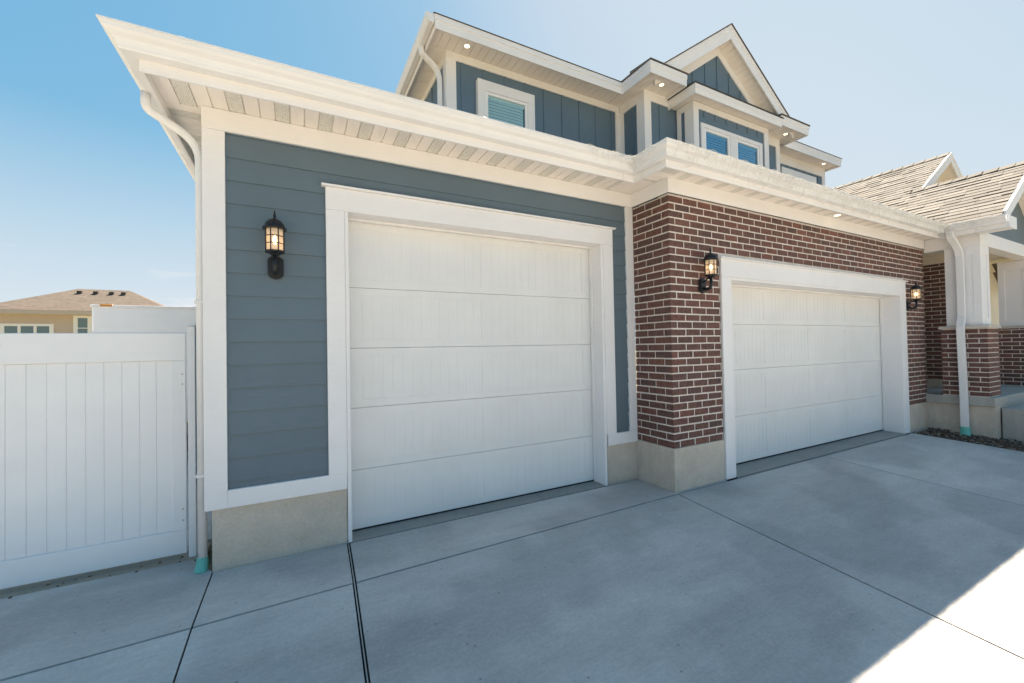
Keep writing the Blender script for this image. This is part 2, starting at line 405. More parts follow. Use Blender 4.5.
# lower bays (beyond E) down to the street
def bay(xa, xb, ga, gb, ystops):
    for k in range(len(ystops)-1):
        y1, y0 = ystops[k], ystops[k+1]
        top = []
        if y1 is None:
            x0 = xa(-.7)+ga; x1 = xb(-.7)-gb
            a = (x0, Ew(x0)-g); b = (x1, Ew(x1)-g)
        else:
            a = (xa(y1)+ga, y1-g); b = (xb(y1)-gb, y1-g)
        slab_poly(drv, [a, (xa(y0)+ga, y0+g), (xb(y0)-gb, y0+g), b])
bay(L3, A, 0, .0055, [None, -3.9, -6.4, -9.0])
bay(A, B, .0055, .014, [None, -3.9, -6.4, -9.0])
bay(B, C, .014, g, [None, -3.9, -6.4, -9.0])
bay(C, D, g, g, [None, -3.9, -6.4, -9.0])
bay(D, EDG, g, 0, [None, -3.9, -6.4, -9.0])
# small strip under the brick front
slab_poly(drv, [(4.27, -.602), (5.12, -.602), (5.12, -.578), (4.27, -.578)], top=-.0005)
structure(drv.build('driveway', 'concrete'))
# dark joint filler below the slabs
mb = MB()
for (xf, wd) in ((A, .02), (C, .02), (D, .02)):
    for y1, y0 in ((0 if xf is A else -.62, -.7), (-.7, -3.9), (-3.9, -9)):
        mb.poly([(xf(y1)-wd, y1, gz(xf(y1), y1)-.016), (xf(y1)+wd, y1, gz(xf(y1), y1)-.016), (xf(y0)+wd, y0, gz(xf(y0), y0)-.016), (xf(y0)-wd, y0, gz(xf(y0), y0)-.016)])
for y1, y0 in ((0, -.69), (-.69, -9)):
    x1, x0 = B(y1), B(y0)
    mb.poly([(x1-.016, y1, gz(x1, y1)-.013), (x1+.016, y1, gz(x1, y1)-.013), (x0+.016, y0, gz(x0, y0)-.013), (x0-.016, y0, gz(x0, y0)-.013)])
mb.poly([(1.0, -.045, -.494), (3.8, -.045, -.494), (3.8, -.004, -.494), (1.0, -.004, -.494)])
mb.poly([(5.125, -.635, -.499), (10.14, -.635, -.499), (10.14, -.56, -.492), (5.125, -.56, -.492)])
mb.poly([(-3.2, Ew(-3.2)+.02, -.493), (4.3, Ew(4.3)+.02, -.493), (4.3, Ew(4.3)-.02, -.495), (-3.2, Ew(-3.2)-.02, -.495)])
for o in mb.build_each('driveway_joint', 'dark'): structure(o)
mb = MB()
for y1, y0 in ((0, -.69), (-.69, -9)):
    x1, x0 = B(y1), B(y0)
    mb.hexa([(x1-.003, y1, gz(x1, y1)-.03), (x1+.003, y1, gz(x1, y1)-.03), (x0+.003, y0, gz(x0, y0)-.03), (x0-.003, y0, gz(x0, y0)-.03),
             (x1-.003, y1, gz(x1, y1)-.004), (x1+.003, y1, gz(x1, y1)-.004), (x0+.003, y0, gz(x0, y0)-.004), (x0-.003, y0, gz(x0, y0)-.004)])
for o in mb.build_each('expansion_strip', 'concrete'): structure(o)
# pavement, kerb and road behind the camera
zz = gz(0, -9)
mb = MB(); mb.box(-60, 60, -10.6, -9.02, zz-.1, zz-.004)
structure(mb.build('pavement', 'concrete'))
mb = MB(); mb.box(-60, 60, -10.75, -10.61, zz-.2, zz-.002); structure(mb.build('kerb', 'slab'))
mb = MB(); mb.box(-60, 60, -19, -10.76, zz-.3, zz-.13); structure(mb.build('road', 'asphalt'))
# planting bed right of the driveway
mb = MB(); nx, ny = 26, 60
def bed_h(x, y): return gz(x, y) - .02 + .035*math.sin(x*5.1+y*3.3)*math.sin(y*4.7-x*2.2) + .012*math.sin(x*23+y*17) + random.uniform(-.012, .012)
vs = []
for j in range(ny+1):
    y = -.58 - j*(7.0/ny)
    for i in range(nx+1):
        x0 = EDG(y)+.004; x = x0 + (14.5-x0)*i/nx
        z = bed_h(x, y) if i else gz(x, y)-.035
        mb.v.append((x, y, z))
for j in range(ny):
    for i in range(nx): a = j*(nx+1)+i; mb.f.append((a, a+1, a+nx+2, a+nx+1))
structure(mb.build('planting_bed', 'soil', smooth=True))
mb = MB()
for _ in range(2600):
    y = random.uniform(-4.5, -.62); x = random.uniform(EDG(y)+.03, 11.6 if y < -1.45 else 10.95)
    z = gz(x, y) - .0 + random.uniform(-.02, .02); l = random.uniform(.006, .026); wd = random.uniform(.005, .013); h = random.uniform(.004, .011); an = random.uniform(0, 6.28)
    c, s_ = math.cos(an), math.sin(an); tl = random.uniform(-.012, .012)
    p = []
    for zz_ in (0, h):
        for a, b in ((-l, -wd), (l, -wd*.7), (l*.8, wd), (-l*.7, wd*.8)):
            p.append((x+a*c-b*s_, y+a*s_+b*c, z+zz_+tl*(a/l)))
    mb.hexa(p)
o = mb.build('bark_mulch', 'mulch'); o['kind'] = 'stuff'; o['label'] = 'brown bark mulch and clods along the driveway edge'; o['category'] = 'mulch'

# ================================================================== HOUSE
house = thing('house', 'blue grey and brick house with white trim, two white garage doors and a porch', 'house', (5, 0, -.48))
house.location = (0, 0, 0)
EACH = {'trim_board', 'foundation', 'frieze_board', 'door_casing', 'door_jamb', 'stop_moulding', 'door_sill', 'wall_core', 'gutter_seam', 'barge_board', 'barge_moulding', 'bay_trim', 'return_roof', 'batten', 'soffit_backing', 'cornice_return', 'raking_frieze', 'fascia_board', 'drip_edge', 'wall_base'}
def part(mb, name, mat, bevel=0.0, parent=house, label=None, smooth=False):
    if name in EACH and not label: return mb.build_each(name, mat, parent, bevel)[0]
    return mb.build(name, mat, parent, bevel, smooth, label)

# ---- left garage: foundation
zc = .03
fd = MB(); fd.box(.042, .982, .0, .25, -.62, -.026); fd.box(3.822, 4.30, .0, .25, -.62, -.026); part(fd, 'foundation', 'foundation', .004)
fd = MB(); fd.box(.043, .25, .251, 10, -.62, -.026); part(fd, 'foundation', 'foundation')
fd = MB()
fd.box(4.278, 5.127, -.572, -.30, -.62, -.004); fd.box(4.279, 4.42, -.299, -.001, -.62, -.004)
fd.box(10.136, 10.975, -.572, -.30, -.62, -.004); part(fd, 'foundation', 'foundation', .004)
# ---- lap siding left wall
def lap(mb, x0, x1, z0, z1, zstart, ex=.177, y=0.0, axis='y', t0=.014, t1=.003):
    z = zstart
    while z < z1:
        a = max(z, z0); b = min(z+ex+.004, z1)
        if b > a + .01:
            fa = t0 + (t1-t0)*(a-z)/ex; fb = t0 + (t1-t0)*(b-z)/ex
            if axis == 'y':
                mb.hexa([(x0, y-fa, a), (x1, y-fa, a), (x1, y+.02, a), (x0, y+.02, a), (x0, y-fb, b), (x1, y-fb, b), (x1, y+.02, b), (x0, y+.02, b)])
            else:
                mb.hexa([(y-fa, x0, a), (y-fa, x1, a), (y+.02, x1, a), (y+.02, x0, a), (y-fb, x0, b), (y-fb, x1, b), (y+.02, x1, b), (y+.02, x0, b)])
        z += ex
ws = MB()
lap(ws, .142, .842, .105, 2.535, -.012, y=.006); lap(ws, 3.942, 4.17, .105, 2.535, -.012, y=.006)
lap(ws, .142, 4.17, 2.535, 2.835, -.012, y=.006)
part(ws, 'siding_wall', 'siding')
ws = MB(); lap(ws, .143, 9.9, .0, 2.95, -.012, y=.030, axis='x'); part(ws, 'siding_wall', 'siding')
ws = MB(); ws.box(.052, .983, .027, .17, -.025, 3.0); ws.box(3.84, 4.29, .027, .17, -.025, 3.0); ws.box(.984, 3.839, .027, .17, 2.36, 3.0)
ws.box(.053, .16, .171, 10, -.02, 3.0); part(ws, 'wall_core', 'white')
# ---- trim of the left wall
yt = -.022
tr = MB()
tr.box(0, .143, yt, .0255, -.023, 2.83); tr.box(.008, .03, .0258, .14, -.023, 2.96)      # corner board, front and side
tr.box(.1435, .982, yt, .0255, -.023, .111)                                              # bottom board left
tr.box(3.822, 4.282, yt, .0255, -.023, .111)                                             # bottom board right
tr.box(4.167, 4.282, yt, .0255, .1115, 2.83)                                             # inner corner board
part(tr, 'trim_board', 'white_trim', .003)
tr = MB(); tr.box(0, 4.262, yt-.006, .0255, 2.8305, 2.99); part(tr, 'frieze_board', 'white_trim', .003)
# casing of the single door
def door_set(x0, x1, zt, yf, yd, ztop_c, cw, hw, zb_case, zground, sections, ybase_trim, npan, jw=.03, cap_over=.032, join=None, seed=1):
    """x0,x1: clear opening between jambs (door edges); yf face of casing; yd door plane"""
    cs = MB()
    zi = ztop_c - hw
    cs.box(x0-cw-jw, x0-jw-.0015, yf, ybase_trim, zb_case, zi-.0005); cs.box(x1+jw+.0015, x1+jw+cw, yf, ybase_trim, zb_case, zi-.0005)
    cs.box(x0-cw-jw, x1+cw+jw, yf-.001, ybase_trim, zi, ztop_c)
    part(cs, 'door_casing', 'white_trim', .003)
    cp = MB(); cp.box(x0-cw-jw-cap_over, x1+cw+jw+cap_over, yf-.03, ybase_trim-.001, ztop_c+.0005, ztop_c+.018)
    part(cp, 'drip_cap', 'white_trim', .003)
    jb = MB()
    jb.box(x0-jw, x0, yf+.009, yd+.09, zground, zt+.035); jb.box(x1, x1+jw, yf+.009, yd+.09, zground, zt+.035); jb.box(x0-jw, x1+jw, yf+.0085, yd+.09, zt+.036, zt+.066)
    part(jb, 'door_jamb', 'white_trim', .002)
    st = MB()
    st.box(x0+.0005, x0+.014, yd-.055, yd-.012, zground+.002, zt+.0155); st.box(x1-.014, x1-.0005, yd-.055, yd-.012, zground+.002, zt+.0155); st.box(x0+.0005, x1-.0005, yd-.056, yd-.012, zt+.016, zt+.0355)
    part(st, 'stop_moulding', 'white_trim', .002)
    gd = bpy.data.objects.new('garage_door', None); COL.objects.link(gd); gd.parent = house
    zs = sections
    bkp = MB(); bkp.box(x0+.004, x1-.004, yd+.041, yd+.06, zs[0], zs[-1]); bkp.build('leak_backing', 'door', gd)  # hidden sheet added to stop light leaking through the section seams
    for k in range(len(zs)-1):
        a, b = zs[k]+.0014, zs[k+1]-.0014
        m_ = MB(); m_.box(x0+.002, x1-.002, yd, yd+.04, a, b)
        # raised frame around shallow grooved panels
        W = x1-x0; mg = .13; gp = .12; pw = (W-2*mg-gp*(npan-1))/npan; bz = .068
        fr = .0035
        pz0, pz1 = a+bz, b-bz
        m_.box(x0+.0021, x1-.0021, yd-fr, yd-.0002, a+.0005, pz0); m_.box(x0+.0021, x1-.0021, yd-fr, yd-.0002, pz1, b-.0005)
        xx = x0+.0021
        for q in range(npan+1):
            xe = x0+mg+q*(pw+gp) if q < npan else x1-.0021
            m_.box(xx, xe, yd-fr, yd-.0002, pz0+.0001, pz1-.0001)
            if q < npan:
                n_st = max(6, int(pw/.09)); sw = pw/n_st
                for u in range(n_st):
                    xa = xe+u*sw; m_.box(xa+.003, xa+sw-.003, yd-.0016, yd-.0003, pz0+.006, pz1-.006)
                xx = xe+pw
        m_.build('door_section', 'door', gd, .0025)
    r_ = MB(); r_.box(x0+.003, x1-.003, yd-.004, yd+.035, zs[0]-.014, zs[0]-.0005); r_.build('bottom_seal', 'rubber', gd)
    return gd
door_set(1.015, 3.770, 2.297, -.03, .194, 2.522, .146, .19, .1118, -.478, [-.464, .065, .623, 1.164, 1.715, 2.32], .0, 2)
door_set(5.297+.028, 9.967-.028, 1.885, -.59, -.282, 2.171, .166, .22, -.476, -.476, [-.450, .170, .790, 1.401, 1.93], -.563, 4, jw=.0285)
# thresholds (garage floor edge)
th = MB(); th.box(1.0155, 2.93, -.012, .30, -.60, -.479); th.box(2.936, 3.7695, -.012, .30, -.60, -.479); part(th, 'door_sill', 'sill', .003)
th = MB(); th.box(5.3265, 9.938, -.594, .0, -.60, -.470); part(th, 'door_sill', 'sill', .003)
# ---- brick walls
BL, BH, BW, MJ = .228, .0705, .093, .0155
CH = 2.822/34
def brick_run(mb, u0, u1, z_lo, z_hi, place, zero=0.0, rows=None, stagger=0, holes=(), lead=None):
    """place(u0,u1,z0,z1,proud) adds a brick; courses counted from z=0"""
    k0 = int(math.floor((z_lo+1e-6)/CH)); k = k0
    while k*CH < z_hi - .02:
        za, zb = max(k*CH+.0, z_lo), min((k+1)*CH-MJ, z_hi)
        if zb-za > .012:
            u = u0; first = True
            while u < u1-.015:
                L = BL
                if first: L = (BL if (k+stagger) % 2 else BW) if lead is None else lead(k)
                e = min(u+L, u1)
                if u1-e < .03: e = u1
                segs = [(u, e)]
                for (hx0, hx1, hz0, hz1) in holes:
                    if zb > hz0+.004 and za < hz1-.004:
                        ns = []
                        for a, b in segs:
                            if b <= hx0 or a >= hx1: ns.append((a, b)); continue
                            if a < hx0-.012: ns.append((a, hx0-.003))
                            if b > hx1+.012: ns.append((hx1+.003, b))
                        segs = ns
                for a, b in segs:
                    if b-a > .01: place(a, b, za+random.uniform(-.001, .001), zb+random.uniform(-.001, .001), random.uniform(-.0012, .0015))
                u = e + MJ; first = False
        k += 1
def hexb(mb, ax, sgn, plane, u0, u1, z0, z1, pr, depth=.03):
    """brick with slightly rounded face; ax='y' face normal along y (sgn -1) etc"""
    f = plane + sgn*pr; bk = plane - sgn*depth; c = .0022; f2 = f - sgn*c
    j = lambda: random.uniform(-.0012, .0012)
    def P(u, d, z): return (u, d, z) if ax == 'y' else (d, u, z)
    n = len(mb.v)
    ring0 = [(u0, z0), (u1, z0), (u1, z1), (u0, z1)]
    mb.v += [P(u, bk, z) for u, z in ring0]
    jj = [(j(), j()) for _ in range(4)]
    mb.v += [P(u+a, f2, z+b) for (u, z), (a, b) in zip(ring0, jj)]
    ins = [(u0+c, z0+c), (u1-c, z0+c), (u1-c, z1-c), (u0+c, z1-c)]
    mb.v += [P(u+a, f, z+b) for (u, z), (a, b) in zip(ins, jj)]
    for i in range(4):
        k = (i+1) % 4; mb.f.append((n+i, n+k, n+4+k, n+4+i)); mb.f.append((n+4+i, n+4+k, n+8+k, n+8+i))
    mb.f.append((n+8, n+9, n+10, n+11))
YB, XB_ = -.565, 4.284
bk = MB(); mo = MB()
c_ = .0035
# front of the double garage; corner bricks wrap
HB = [(5.127, 10.136, -1, 2.19)]
brick_run(bk, XB_+.001, 10.975, 0, 2.822, lambda a, b, z0, z1, p: hexb(bk, 'y', -1, YB, a, b, z0, z1, p), holes=HB)
# side return (runs from the corner towards the house): u measured from corner
def side_place(a, b, z0, z1, p):
    hexb(bk, 'x', -1, XB_, YB+b, YB+a, z0, z1, p)
brick_run(bk, .001, .542, 0, 2.822, side_place, stagger=1)
mo.box(XB_+c_, 5.124, YB+c_, YB+.08, 0, 2.824); mo.box(10.14, 10.972, YB+c_, YB+.08, 0, 2.824); mo.box(5.1245, 10.1395, YB+c_, YB+.08, 2.175, 2.824)
mo.box(XB_+c_+.0005, XB_+.08, YB+.0805, -.024, 0, 2.823)
bw = part(bk, 'brick_wall', 'brick')
mo.build('mortar', 'mortar', bw)
# ---- frieze over the brick and the porch beam
tr = MB()
tr.sweep([(4.2725, -.03), (4.2725, -.577), (10.955, -.577)], [(0, 2.828), (.022, 2.828), (.022, 2.992), (0, 2.992)])
part(tr, 'frieze_board', 'white_trim', .003)
tr = MB(); tr.sweep([(4.2725, -.03), (4.2725, -.577), (10.955, -.577)], [(.0, 2.8235), (.008, 2.8235), (.008, 2.8278), (0, 2.8278)]); part(tr, 'shadow_gap', 'flashing')
tr = MB(); tr.box(4.285, 10.9, -.55, -.42, 2.825, 3.0); part(tr, 'wall_core', 'white')
# ---- lower eave
PA = [(-.25, 9.5), (-.25, -.43), (3.91, -.43), (3.91, -.875), (10.74, -.875), (10.74, -1.66)]
fa = MB(); fa.sweep(PA, [(-.02, 2.93), (0, 2.93), (0, 3.10), (-.02, 3.10)]); part(fa, 'fascia_board', 'white_trim', .002)
gu = MB()
GP = [(.002, 3.005), (.072, 3.003), (.080, 3.012), (.083, 3.035), (.098, 3.058), (.125, 3.075), (.140, 3.09), (.142, 3.112), (.152, 3.114), (.152, 3.124), (.136, 3.124), (.132, 3.10), (.10, 3.07), (.076, 3.012), (.012, 3.012), (.010, 3.12), (.002, 3.12)]
gu.sweep(PA, GP); part(gu, 'gutter', 'gutter')
# gutter seams (thin connector straps)
sm = MB()
for x in (-.02, 2.05): sm.sweep([(x, -.43), (x+.03, -.43)], [(d+.0015 if d > .05 else d, z-.001) for d, z in GP[:10]] + [(.15, 3.126), (.002, 3.122)])
for x in (6.1, 8.6): sm.sweep([(x, -.875), (x+.03, -.875)], [(d+.0015 if d > .05 else d, z-.001) for d, z in GP[:10]] + [(.15, 3.126), (.002, 3.122)])
part(sm, 'gutter_seam', 'gutter')
# soffit planks
def planks(axis, a0, a1, b0, b1, z, parent=house, pitch=.102, vent_every=3, groove=.008):
    """planks laid side by side along 'axis' (x or y) from a0 to a1, each spanning b0..b1"""
    so_, ve = MB(), MB(); k = 0; a = a0
    while a < a1-.01:
        e = min(a+pitch-groove, a1)
        tgt = ve if (vent_every and k % vent_every == 1) else so_
        if axis == 'x': tgt.box(a, e, b0, b1, z, z+.008)
        else: tgt.box(b0, b1, a, e, z, z+.008)
        a += pitch; k += 1
    if axis == 'x': so_.box(a0, a1, b0+.001, b1-.001, z+.0095, z+.013)
    else: so_.box(b0+.001, b1-.001, a0, a1, z+.0095, z+.013)
    s_o = so_.build('soffit', 'soffit', parent)
    for f in ve.build_each('soffit_vent', 'vent', s_o): pass
zs_ = 2.9925
planks('x', -.228, 3.90, -.41, .0245, zs_)
planks('y', .026, 9.4, -.23, .011, zs_, vent_every=4)
planks('y', -.875+.02, -.412, 3.93, 4.27, zs_)
planks('x', 4.275, 10.72, -.855, -.575, zs_)
sf = MB(); sf.box(3.905, 4.27, -.41, -.02, zs_+.0005, zs_+.009); part(sf, 'soffit', 'soffit')
sf = MB(); sf.box(-.245, 10.7, -.43+.03, .02, 3.02, 3.03); sf.box(3.93, 10.7, -.85, -.42, 3.02, 3.03); part(sf, 'soffit_backing', 'dark')
planks('y', -1.64, -.577, 10.76, 10.955, zs_, vent_every=0)
# ---- roofs of the garages
rf = MB(); th_ = .012
rf.poly([(-.33, -.5, 3.105), (3.95, -.5, 3.105), (6.5, -.5, 3.105), (6.5, 2.35, 4.245), (2.52, 2.35, 4.245)])
rf.poly([(-.33, -.5, 3.104), (2.52, 2.35, 4.244), (2.52, 9.5, 4.244), (-.33, 9.5, 3.104)])
rf.poly([(3.84, -.945, 3.106), (11.2, -.945, 3.106), (13.4, 2.35, 4.424), (7.135, 2.35, 4.424)])
rf.poly([(3.84, -.945, 3.105), (7.135, 2.35, 4.423), (3.84, 2.35, 3.105)])
rf.poly([(2.52, 2.36, 4.24), (13.4, 2.36, 4.24), (13.4, 9.5, 4.24), (2.52, 9.5, 4.24)])
part(rf, 'roof', 'roof_shingle')
# drip edge
dr = MB(); dr.sweep(PA, [(-.03, 3.1242), (.02, 3.1242), (.02, 3.13), (-.03, 3.13)]); part(dr, 'drip_edge', 'white_trim')

# ---- second floor
Y2, Z2 = 2.30, 5.795
def battens(mb, x0, x1, y, z0, z1, xs=None, sp=.386, w=.04, pr=.014, topf=None, axis='y'):
    if xs is None:
        xs = []; x = x0+sp*.6
        while x < x1-.05: xs.append(x); x += sp
    for x in xs:
        zt = z1 if topf is None else topf(x)
        if zt <= z0+.02: continue
        if axis == 'y': mb.box(x-w/2, x+w/2, y-pr, y-.0005, z0, zt)
        else: mb.box(y-pr, y-.0005, x-w/2, x+w/2, z0, zt)
wl = MB()
wl.box(2.74, 6.28, Y2, Y2+.15, 3.4, Z2); battens(wl, 2.9, 6.2, Y2, 3.5, 5.68, xs=[2.985, 3.37, 3.755, 4.14, 4.525, 4.91, 5.295, 5.68, 6.065])
part(wl, 'batten_wall', 'batten')
wl = MB(); wl.box(2.745, 2.9, Y2+.151, 9, 3.4, Z2); battens(wl, Y2+.2, 9, 2.745, 3.5, 5.68, axis='x'); part(wl, 'batten_wall', 'batten')
wl = MB()
YBW = 1.66; XL, XR = 6.27, 10.45; XP = 8.36; ZW = 7.27; SP = .72
wl.prism([(XL+.01, YBW, 3.2), (XR-.01, YBW, 3.2), (XR-.01, YBW, 5.74), (XP, YBW, 7.25), (XL+.01, YBW, 5.74)], (0, .15, 0))
battens(wl, XL, XR, YBW, 3.5, 5.6, xs=[6.66, 10.04], pr=.014)
battens(wl, XL, XR, YBW, 5.6, 7, xs=[7.23, 7.60, 7.975, 8.35, 8.725, 9.10, 9.475], topf=lambda x: 7.08-SP*abs(x-XP))
part(wl, 'batten_wall', 'batten')
wl = MB(); wl.box(XL+.004, XL+.15, YBW+.1505, Y2-.001, 3.2, Z2); battens(wl, 1.8, 2.2, XL+.004, 3.5, 5.62, xs=[1.97], axis='x')
part(wl, 'batten_wall', 'batten')
wl = MB(); wl.box(XR-.15, XR-.004, YBW+.1505, 2.04, 3.2, Z2); part(wl, 'batten_wall', 'batten')
YC = 2.05
wl = MB(); wl.box(XR-.003, 13.24, YC, YC+.15, 3.4, Z2); battens(wl, XR, 13.2, YC, 3.5, 5.57, xs=[10.75, 11.13, 11.51, 11.89, 12.27, 12.66, 12.93]); wl.box(13.09, 13.235, YC+.151, 9, 3.4, Z2)
part(wl, 'batten_wall', 'batten')
# white trim of the second floor
tr = MB(); pt = .024
tr.box(2.72, 2.88, Y2-pt, Y2-.0005, 3.5, 5.68); tr.box(2.72, 2.744, Y2, Y2+.15, 3.5, 5.68)
tr.box(6.15, 6.268, Y2-pt, Y2-.0005, 3.5, 5.68)
tr.box(XL-.02, XL+.003, YBW-.0, 1.83, 3.4, 5.625); tr.box(XL-.02, XL+.003, 2.18, Y2-.026, 3.4, 5.625)
tr.box(XL-.02, XL+.15, YBW-pt, YBW-.0005, 3.4, 5.625)
tr.box(XR-.12, XR+.02, YBW-pt, YBW-.0005, 3.4, 5.60)
tr.box(13.12, 13.26, YC-pt, YC-.0005, 3.4, 5.56)
part(tr, 'trim_board', 'white_trim', .002)
tr = MB()
tr.box(2.72, XL-.021, Y2-pt, Y2-.0005, 5.681, 5.80); tr.box(2.72, 2.744, Y2, 8, 5.681, 5.80)
tr.box(XL-.02, XL+.0035, YBW-.0, Y2-.026, 5.626, 5.80); tr.box(XL-.02, 6.88, YBW-pt, YBW-.0005, 5.626, 5.80)
tr.box(9.6, XR+.02, YBW-pt, YBW-.0005, 5.601, 5.80)
tr.box(XR+.021, 13.26, YC-pt, YC-.0005, 5.561, 5.80)
part(tr, 'frieze_board', 'white_trim', .002)
# gable frieze (raking)
tr = MB()
for s in (-1, 1):
    tr.prism([(XP, YBW-.0245, 7.085), (XP, YBW-.0245, 7.275), (XP+s*1.98, YBW-.0245, 7.275-SP*1.98), (XP+s*1.73, YBW-.0245, 7.085-SP*1.73)], (0, .023, 0))
part(tr, 'raking_frieze', 'white_trim', .002)
# second-floor eave
P2 = [(2.42, 8.5), (2.42, 1.86), (5.94, 1.86), (5.94, 1.18), (6.83, 1.18)]
P3 = [(9.72, 1.18), (10.77, 1.18), (10.77, 1.70), (13.36, 1.70), (13.36, 8)]
fa = MB()
for P_ in (P2, P3): fa.sweep(P_, [(-.022, 5.745), (0, 5.745), (.003, 5.86), (.014, 5.865), (.014, 5.945), (-.022, 5.945)])
fa.box(6.808, 6.83, 1.204, 1.655, 5.7455, 5.944); fa.box(9.72, 9.742, 1.204, 1.655, 5.7455, 5.944)
part(fa, 'fascia_board', 'white_trim', .002)
de = MB()
for P_ in (P2, P3): de.sweep(P_, [(-.3, 5.9455), (.026, 5.9455), (.028, 5.952), (-.3, 5.957)])
part(de, 'drip_edge', 'flashing')
zz2 = 5.797
planks('x', 2.45, 5.95, 1.885, Y2-.02, zz2, vent_every=0, pitch=.127, groove=.012)
planks('y', Y2-.015, 8, 2.445, 2.72, zz2, pitch=.3, vent_every=0)
planks('x', 5.965, 6.80, 1.205, YBW-.02, zz2, vent_every=0, pitch=.10)
sf = MB(); sf.box(5.962, XL-.02, YBW-.018, 2.28, zz2+.0005, zz2+.009); part(sf, 'soffit', 'soffit')
sf = MB(); sf.box(XR+.02, 10.745, YBW-.018, 2.03, zz2+.0005, zz2+.009); part(sf, 'soffit', 'soffit')
planks('x', 9.745, 10.745, 1.205, YBW-.02, zz2, vent_every=0, pitch=.10)
planks('x', 10.78, 13.33, 1.725, YC-.02, zz2, vent_every=0, pitch=.127)
# gable rake: boards, sloped soffit planks, roof
rk = MB(); YR = 1.34
def rake(mb, xp, zp, x_end, y0, y1, depth, slope, cap=0):
    s = 1 if x_end > xp else -1
    L = abs(x_end-xp)
    mb.prism([(xp, y0, zp-depth), (xp, y0, zp), (x_end, y0, zp-slope*L), (x_end, y0, zp-slope*L-depth)], (0, y1-y0, 0))
rake(rk, XP, 7.50, 6.22, YR, YR+.03, .27, SP); rake(rk, XP, 7.50, 10.50, YR, YR+.03, .27, SP)
part(rk, 'barge_board', 'white_trim', .002)
rk = MB()
rake(rk, XP, 7.505, 6.22, YR-.014, YR-.0005, .075, SP); rake(rk, XP, 7.505, 10.50, YR-.014, YR-.0005, .075, SP)
part(rk, 'barge_moulding', 'white_trim', .002)
rs = MB()
for s in (-1, 1):
    d = 0.0
    while d < 1.9:
        a, b = d, min(d+.092, 2.02)
        x0_, x1_ = XP+s*a, XP+s*b
        z0_, z1_ = 7.278-SP*a, 7.278-SP*b
        rs.prism([(x0_, YR+.031, z0_), (x1_, YR+.031, z1_), (x1_, YR+.031, z1_+.008), (x0_, YR+.031, z0_+.008)], (0, YBW-.026-YR-.031+.02, 0))
        d += .10
    rs.prism([(XP, YR+.032, 7.29), (XP+s*2.0, YR+.032, 7.29-SP*2.0), (XP+s*2.0, YR+.032, 7.31-SP*2.0), (XP, YR+.032, 7.31)], (0, .28, 0))
part(rs, 'raking_soffit', 'soffit')
rf = MB()
for s in (-1, 1):
    rf.prism([(XP, YR-.03, 7.507), (XP+s*2.16, YR-.03, 7.507-SP*2.16), (XP+s*2.16, YR-.03, 7.527-SP*2.16), (XP, YR-.03, 7.53)], (0, 7, 0))
part(rf, 'roof', 'roof_shingle', label='small shingled gable roof above the blue triangle')
rf = MB()
rf.poly([(2.42, 1.86, 5.96), (5.93, 1.86, 5.96), (6.6, 4.6, 7.4), (5.16, 4.6, 7.4)]); rf.poly([(2.42, 1.86, 5.96), (5.16, 4.6, 7.4), (5.16, 8.5, 7.4), (2.42, 8.5, 5.96)])
rf.poly([(10.3, 1.70, 5.96), (13.36, 1.70, 5.96), (10.6, 4.44, 7.4), (10.3, 4.44, 7.4)]); rf.poly([(13.36, 1.70, 5.96), (13.36, 8, 5.96), (10.6, 8, 7.4), (10.6, 4.44, 7.4)])
rf.poly([(5.2, 4.5, 7.36), (10.6, 4.5, 7.36), (10.6, 8, 7.36), (5.2, 8, 7.36)])
part(rf, 'roof', 'roof_shingle')
# tiny sloped tops of the cornice returns
rf = MB()
rf.hexa([(5.92, 1.15, 5.957), (6.85, 1.15, 5.957), (6.85, 1.64, 5.96), (5.92, 1.64, 5.96), (5.92, 1.15, 5.968), (6.85, 1.15, 5.968), (6.85, 1.64, 6.02), (5.92, 1.64, 6.02)])
rf.box(5.93, 6.3, 1.645, 2.6, 5.957, 5.99); rf.box(10.4, 10.76, 1.645, 2.6, 5.957, 5.99)
rf.hexa([(9.70, 1.15, 5.957), (10.79, 1.15, 5.957), (10.79, 1.64, 5.96), (9.70, 1.64, 5.96), (9.70, 1.15, 5.968), (10.79, 1.15, 5.968), (10.79, 1.64, 6.02), (9.70, 1.64, 6.02)])
part(rf, 'return_roof', 'shingle')
# ---- bay window
YV = 1.286; BX0, BX1 = 7.10, 9.396
by = MB(); by.box(BX0+.01, BX1-.01, YV+.1, YBW-.001, 3.3, 5.60); by.box(BX0+.01, BX1-.01, YV+.004, YV+.0995, 5.25, 5.60); by.box(BX0+.011, 7.388, YV+.005, YV+.0994, 3.3, 5.249); by.box(8.128, 8.332, YV+.005, YV+.0994, 3.3, 5.249); by.box(9.078, BX1-.011, YV+.005, YV+.0994, 3.3, 5.249)
part(by, 'bay_wall', 'batten')
tr = MB()
tr.box(BX0, 7.236, YV-.02, YV+.0035, 3.3, 5.50); tr.box(9.26, BX1, YV-.02, YV+.0035, 3.3, 5.50); tr.box(BX0, BX1, YV-.0205, YV+.0035, 5.501, 5.615)
tr.box(BX0-.012, BX0+.0095, YV-.02, 1.458, 3.3, 5.50); tr.box(BX0-.012, BX0+.0095, 1.547, YBW-.026, 3.3, 5.50); tr.box(BX0-.0125, BX0+.0095, YV-.0205, YBW-.026, 5.501, 5.615)
tr.box(BX1-.0095, BX1+.012, YV-.02, 1.458, 3.3, 5.615)
part(tr, 'bay_trim', 'white_trim', .002)
bb = MB()
for x in (7.42, 7.74, 8.07, 8.40, 8.73, 9.05): bb.box(x-.02, x+.02, YV-.008, YV+.0035, 5.392, 5.50)
part(bb, 'batten', 'batten')
